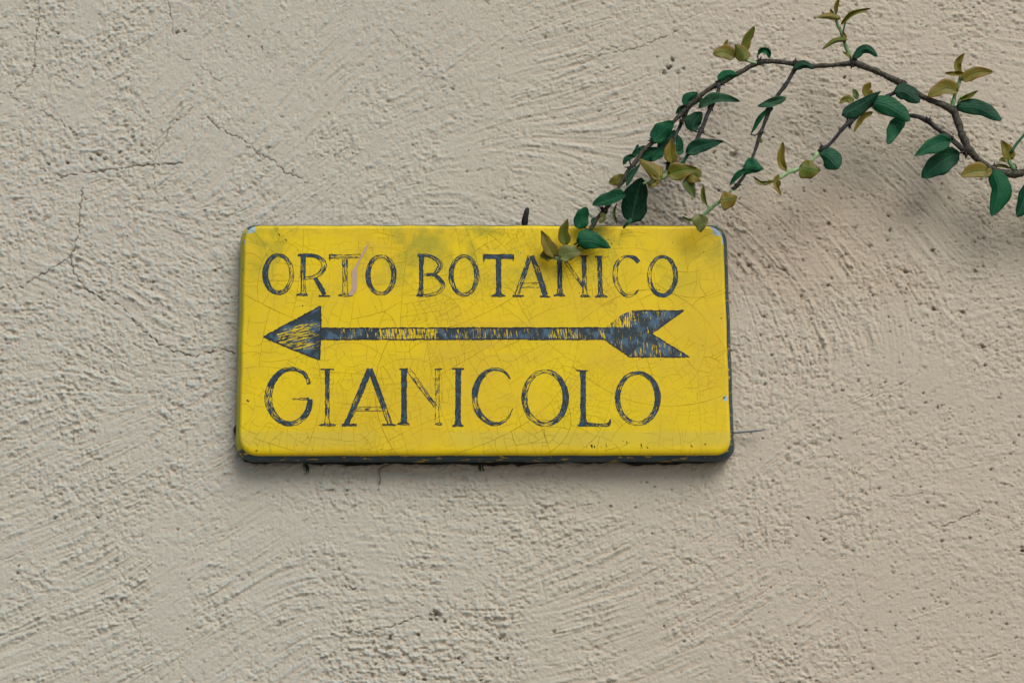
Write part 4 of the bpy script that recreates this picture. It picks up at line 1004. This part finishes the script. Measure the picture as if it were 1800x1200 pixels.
leaf('M', [(1205, 185), (1197, 192), (1188, 201)], 3.5, 5, -.003, -.002, .001, 'n')
leaf('M', [(1219, 184), (1228, 177), (1243, 181)], 6, 3, .0, .0, -.002)
leaf('M', [(1263, 140), (1277, 132), (1296, 131)], 9, 8, .007, .002, -.004)
leaf('M', [(1231, 189), (1262, 176), (1301, 179)], 13, 3.5, .008, .004, .003, 'o', m_leafu)
leaf('M', [(1217, 230), (1221, 214), (1234, 197)], 15, 11, .004, .005, -.001, 'o')
leaf('M', [(1210, 266), (1236, 255), (1273, 248)], 12, 12, .007, .004, .002, 'h')
leaf('M', [(1309, 294), (1324, 296), (1343, 297)], 17, 10, .006, .003, -.003, 'h')
leaf('M', [(1440, 271), (1457, 277), (1474, 297)], 18, 15, .006, .004, -.003, 'r')
leaf('M', [(1311, 298), (1299, 307), (1283, 326)], 4, 6, .003, -.002, .003)
leaf('Y', [(1381, 298), (1373, 284), (1376, 249)], 6.5, 7, .003, .006, .002)
leaf('Y', [(1408, 294), (1422, 298), (1443, 299)], 15, 18, .007, .003, -.002, 'h')
leaf('Y', [(1268, 352), (1280, 351), (1296, 345)], 13, 17, .006, .003, -.002, 'h')
leaf('Y', [(1243, 361), (1236, 346), (1236, 324)], 4, 4, .004, .004, .002, 'n')
leaf('Y', [(1231, 379), (1231, 392), (1231, 409)], 13.5, 13.5, .006, -.004, .002, 'h', m_yolive)
leaf('Y', [(1218, 386), (1209, 387), (1199, 380)], 3, 3, -.002, .002, .002, 'n', m_yolive)
leaf('Y', [(1352, 319), (1338, 321), (1324, 310)], 4, 3, .003, .003, .002, 'n', m_yolive)
leaf('Y', [(1362, 317), (1352, 321), (1342, 326)], 3, 3, .002, .0, .001, 'n')
leaf('Y', [(1369, 308), (1364, 322), (1373, 344)], 4, 5, .007, .002, .002)
leaf('Y', [(1366, 316), (1370, 324), (1368, 329)], 3, 3, .004, -.002, .001)
leaf('Y', [(1290, 101), (1274, 92), (1253, 95)], 11, 13, .002, .002, .001)
leaf('Y', [(1309, 106), (1302, 92), (1291, 78)], 11, 14, .006, .004, -.002, 'h')
leaf('Y', [(1306, 92), (1313, 70), (1326, 46)], 7, 9, .001, .005, .002)
leaf('Y', [(1278, 86), (1276, 78), (1280, 69)], 3.5, 3, -.002, .0, .001, 'n')
leaf('M', [(1331, 99), (1339, 89), (1350, 91), (1352, 103)], 5, 4.5, .004, .0, .004, 'r')
leaf('M', [(1398, 121), (1410, 114), (1420, 116), (1430, 122)], 8, 6, .008, .002, -.004)
leaf('M', [(1331, 187), (1355, 180), (1382, 172)], 7, 8, .008, .003, .002, 'r', m_leafu)
leaf('M', [(1354, 190), (1337, 207), (1319, 237)], 4, 4.5, .004, .0, .002, 'n')
leaf('Y', [(1336, 251), (1338, 247), (1335, 243)], 2.5, 2.5, -.002, 0, 0)
leaf('Y', [(1476, 33), (1458, 29), (1436, 31)], 5, 6, .006, .003, -.002)
leaf('Y', [(1467, 30), (1462, 22), (1460, 15)], 3, 3, .002, .002, 0, 'n')
leaf('Y', [(1469, 27), (1470, 12), (1475, -6)], 3.5, 4, .003, .005, .002, 'n')
leaf('Y', [(1480, 42), (1500, 24), (1531, 15)], 4.5, 3.5, .003, .006, .003)
leaf('Y', [(1488, 70), (1467, 73), (1445, 87)], 3.5, 5, .006, .003, -.002)
leaf('Y', [(1497, 103), (1489, 96), (1480, 91)], 2.4, 2.4, .005, .002, 0, 'n', m_young)
leaf('Y', [(1485, 76), (1485, 64), (1480, 55)], 3, 3, .003, .002, 0, 'n', m_young)
leaf('M', [(1502, 101), (1513, 88), (1528, 86), (1543, 100)], 6, 9, .006, .003, -.003)
leaf('M', [(1485, 200), (1512, 185), (1549, 160)], 11, 14, .008, .006, -.002, 'h')
leaf('Y', [(1529, 172), (1523, 158), (1530, 145)], 8, 9, -.008, .004, .001)
leaf('Y', [(1500, 177), (1489, 174), (1475, 182)], 5.5, 6, -.006, .002, .001)
leaf('Y', [(1506, 174), (1504, 165), (1499, 156)], 5, 5, -.008, .002, .001, 'o', m_yolive)
leaf('Y', [(1526, 183), (1533, 174), (1535, 163)], 4, 6, -.010, .002, .001)
leaf('Y', [(1533, 198), (1515, 209), (1501, 233)], 4, 5.5, -.002, .004, .002)
leaf('M', [(1537, 180), (1563, 188), (1600, 213)], 18, 15, .009, .004, -.003, 'o')
leaf('M', [(1574, 159), (1592, 162), (1617, 180)], 14, 15, .010, .002, -.003, 'o')
leaf('M', [(1585, 208), (1573, 226), (1560, 254)], 12, 12, .0, .004, -.001, 'o')
leaf('M', [(1667, 248), (1643, 255), (1607, 275)], 13, 15, .006, .004, .002, 'h')
leaf('M', [(1683, 269), (1656, 284), (1620, 313)], 19, 19, -.006, -.002, .002, 'o')
leaf('Y', [(1687, 127), (1683, 112), (1695, 94)], 6, 6.5, .003, .005, .002)
leaf('Y', [(1693, 141), (1716, 128), (1746, 127)], 11, 9, .005, .005, .002)
leaf('Y', [(1682, 161), (1660, 156), (1631, 171)], 9, 16, .007, .003, .002, 'o')
leaf('Y', [(1694, 130), (1679, 130), (1661, 129)], 3.5, 5, .006, .002, .003)
leaf('Y', [(1684, 176), (1699, 171), (1720, 159)], 4, 4, .005, .003, .002, 'n')
leaf('M', [(1685, 186), (1721, 190), (1761, 212)], 14, 13, .006, .006, -.002, 'o')
leaf('Y', [(1778, 278), (1769, 262), (1759, 246)], 10, 11, .004, .005, .001, 'h')
leaf('Y', [(1772, 280), (1764, 280), (1756, 282)], 5, 4, .006, .002, 0)
leaf('Y', [(1778, 297), (1760, 291), (1741, 292)], 3, 3, .0, .0, .001, 'n', m_yolive)
leaf('Y', [(1736, 301), (1715, 301), (1688, 309)], 11, 14, .007, .003, .002, 'o')
leaf('Y', [(1741, 296), (1738, 303), (1732, 313)], 5, 4, .010, .002, 0)
leaf('M', [(1745, 302), (1756, 336), (1743, 380)], 20, 14, .008, -.004, -.003, 'o')
leaf('M', [(1815, 322), (1802, 346), (1788, 382)], 20, 12, .008, -.004, -.003, 'o')
leaf('Y', [(1085, 395), (1079, 376), (1084, 357)], 2.6, 3, .0, .004, .002, 'n', m_yolive)
leaf('M', [(1047, 394), (1042, 389), (1046, 382)], 4, 4, .002, .0, .0)
leaf('Y', [(1059, 374), (1060, 383), (1054, 393)], 5, 5, .006, -.001, .001, 'o', m_yolive)
leaf('M', [(1129, 268), (1120, 262), (1122, 254)], 4, 5, -.003, .0, .001)
leaf('M', [(1167, 262), (1158, 268), (1146, 283)], 9, 8, -.005, .0, .001)
leaf('M', [(1182, 262), (1196, 266), (1199, 258)], 6, 6, -.004, .0, .001)
# --- the rest of the plant, beyond the right edge of the picture
rv = random.Random(77)
for k in range(26):
    x = rv.uniform(1850, 2250); y = rv.uniform(180, 420) - (x - 1850) * .15; a = rv.uniform(.3, 2.8); l = rv.uniform(45, 75)
    mx_, my_ = x + math.cos(a) * l * .5 + rv.uniform(-4, 4), y + math.sin(a) * l * .5
    leaf('M' if rv.random() < .75 else 'Y', [(x, y), (mx_, my_), (x + math.cos(a) * l, y + math.sin(a) * l)], rv.uniform(12, 19), rv.uniform(12, 19), rv.uniform(-.02, .015), rv.uniform(-.008, .008), rv.uniform(-.003, .002), 'o')
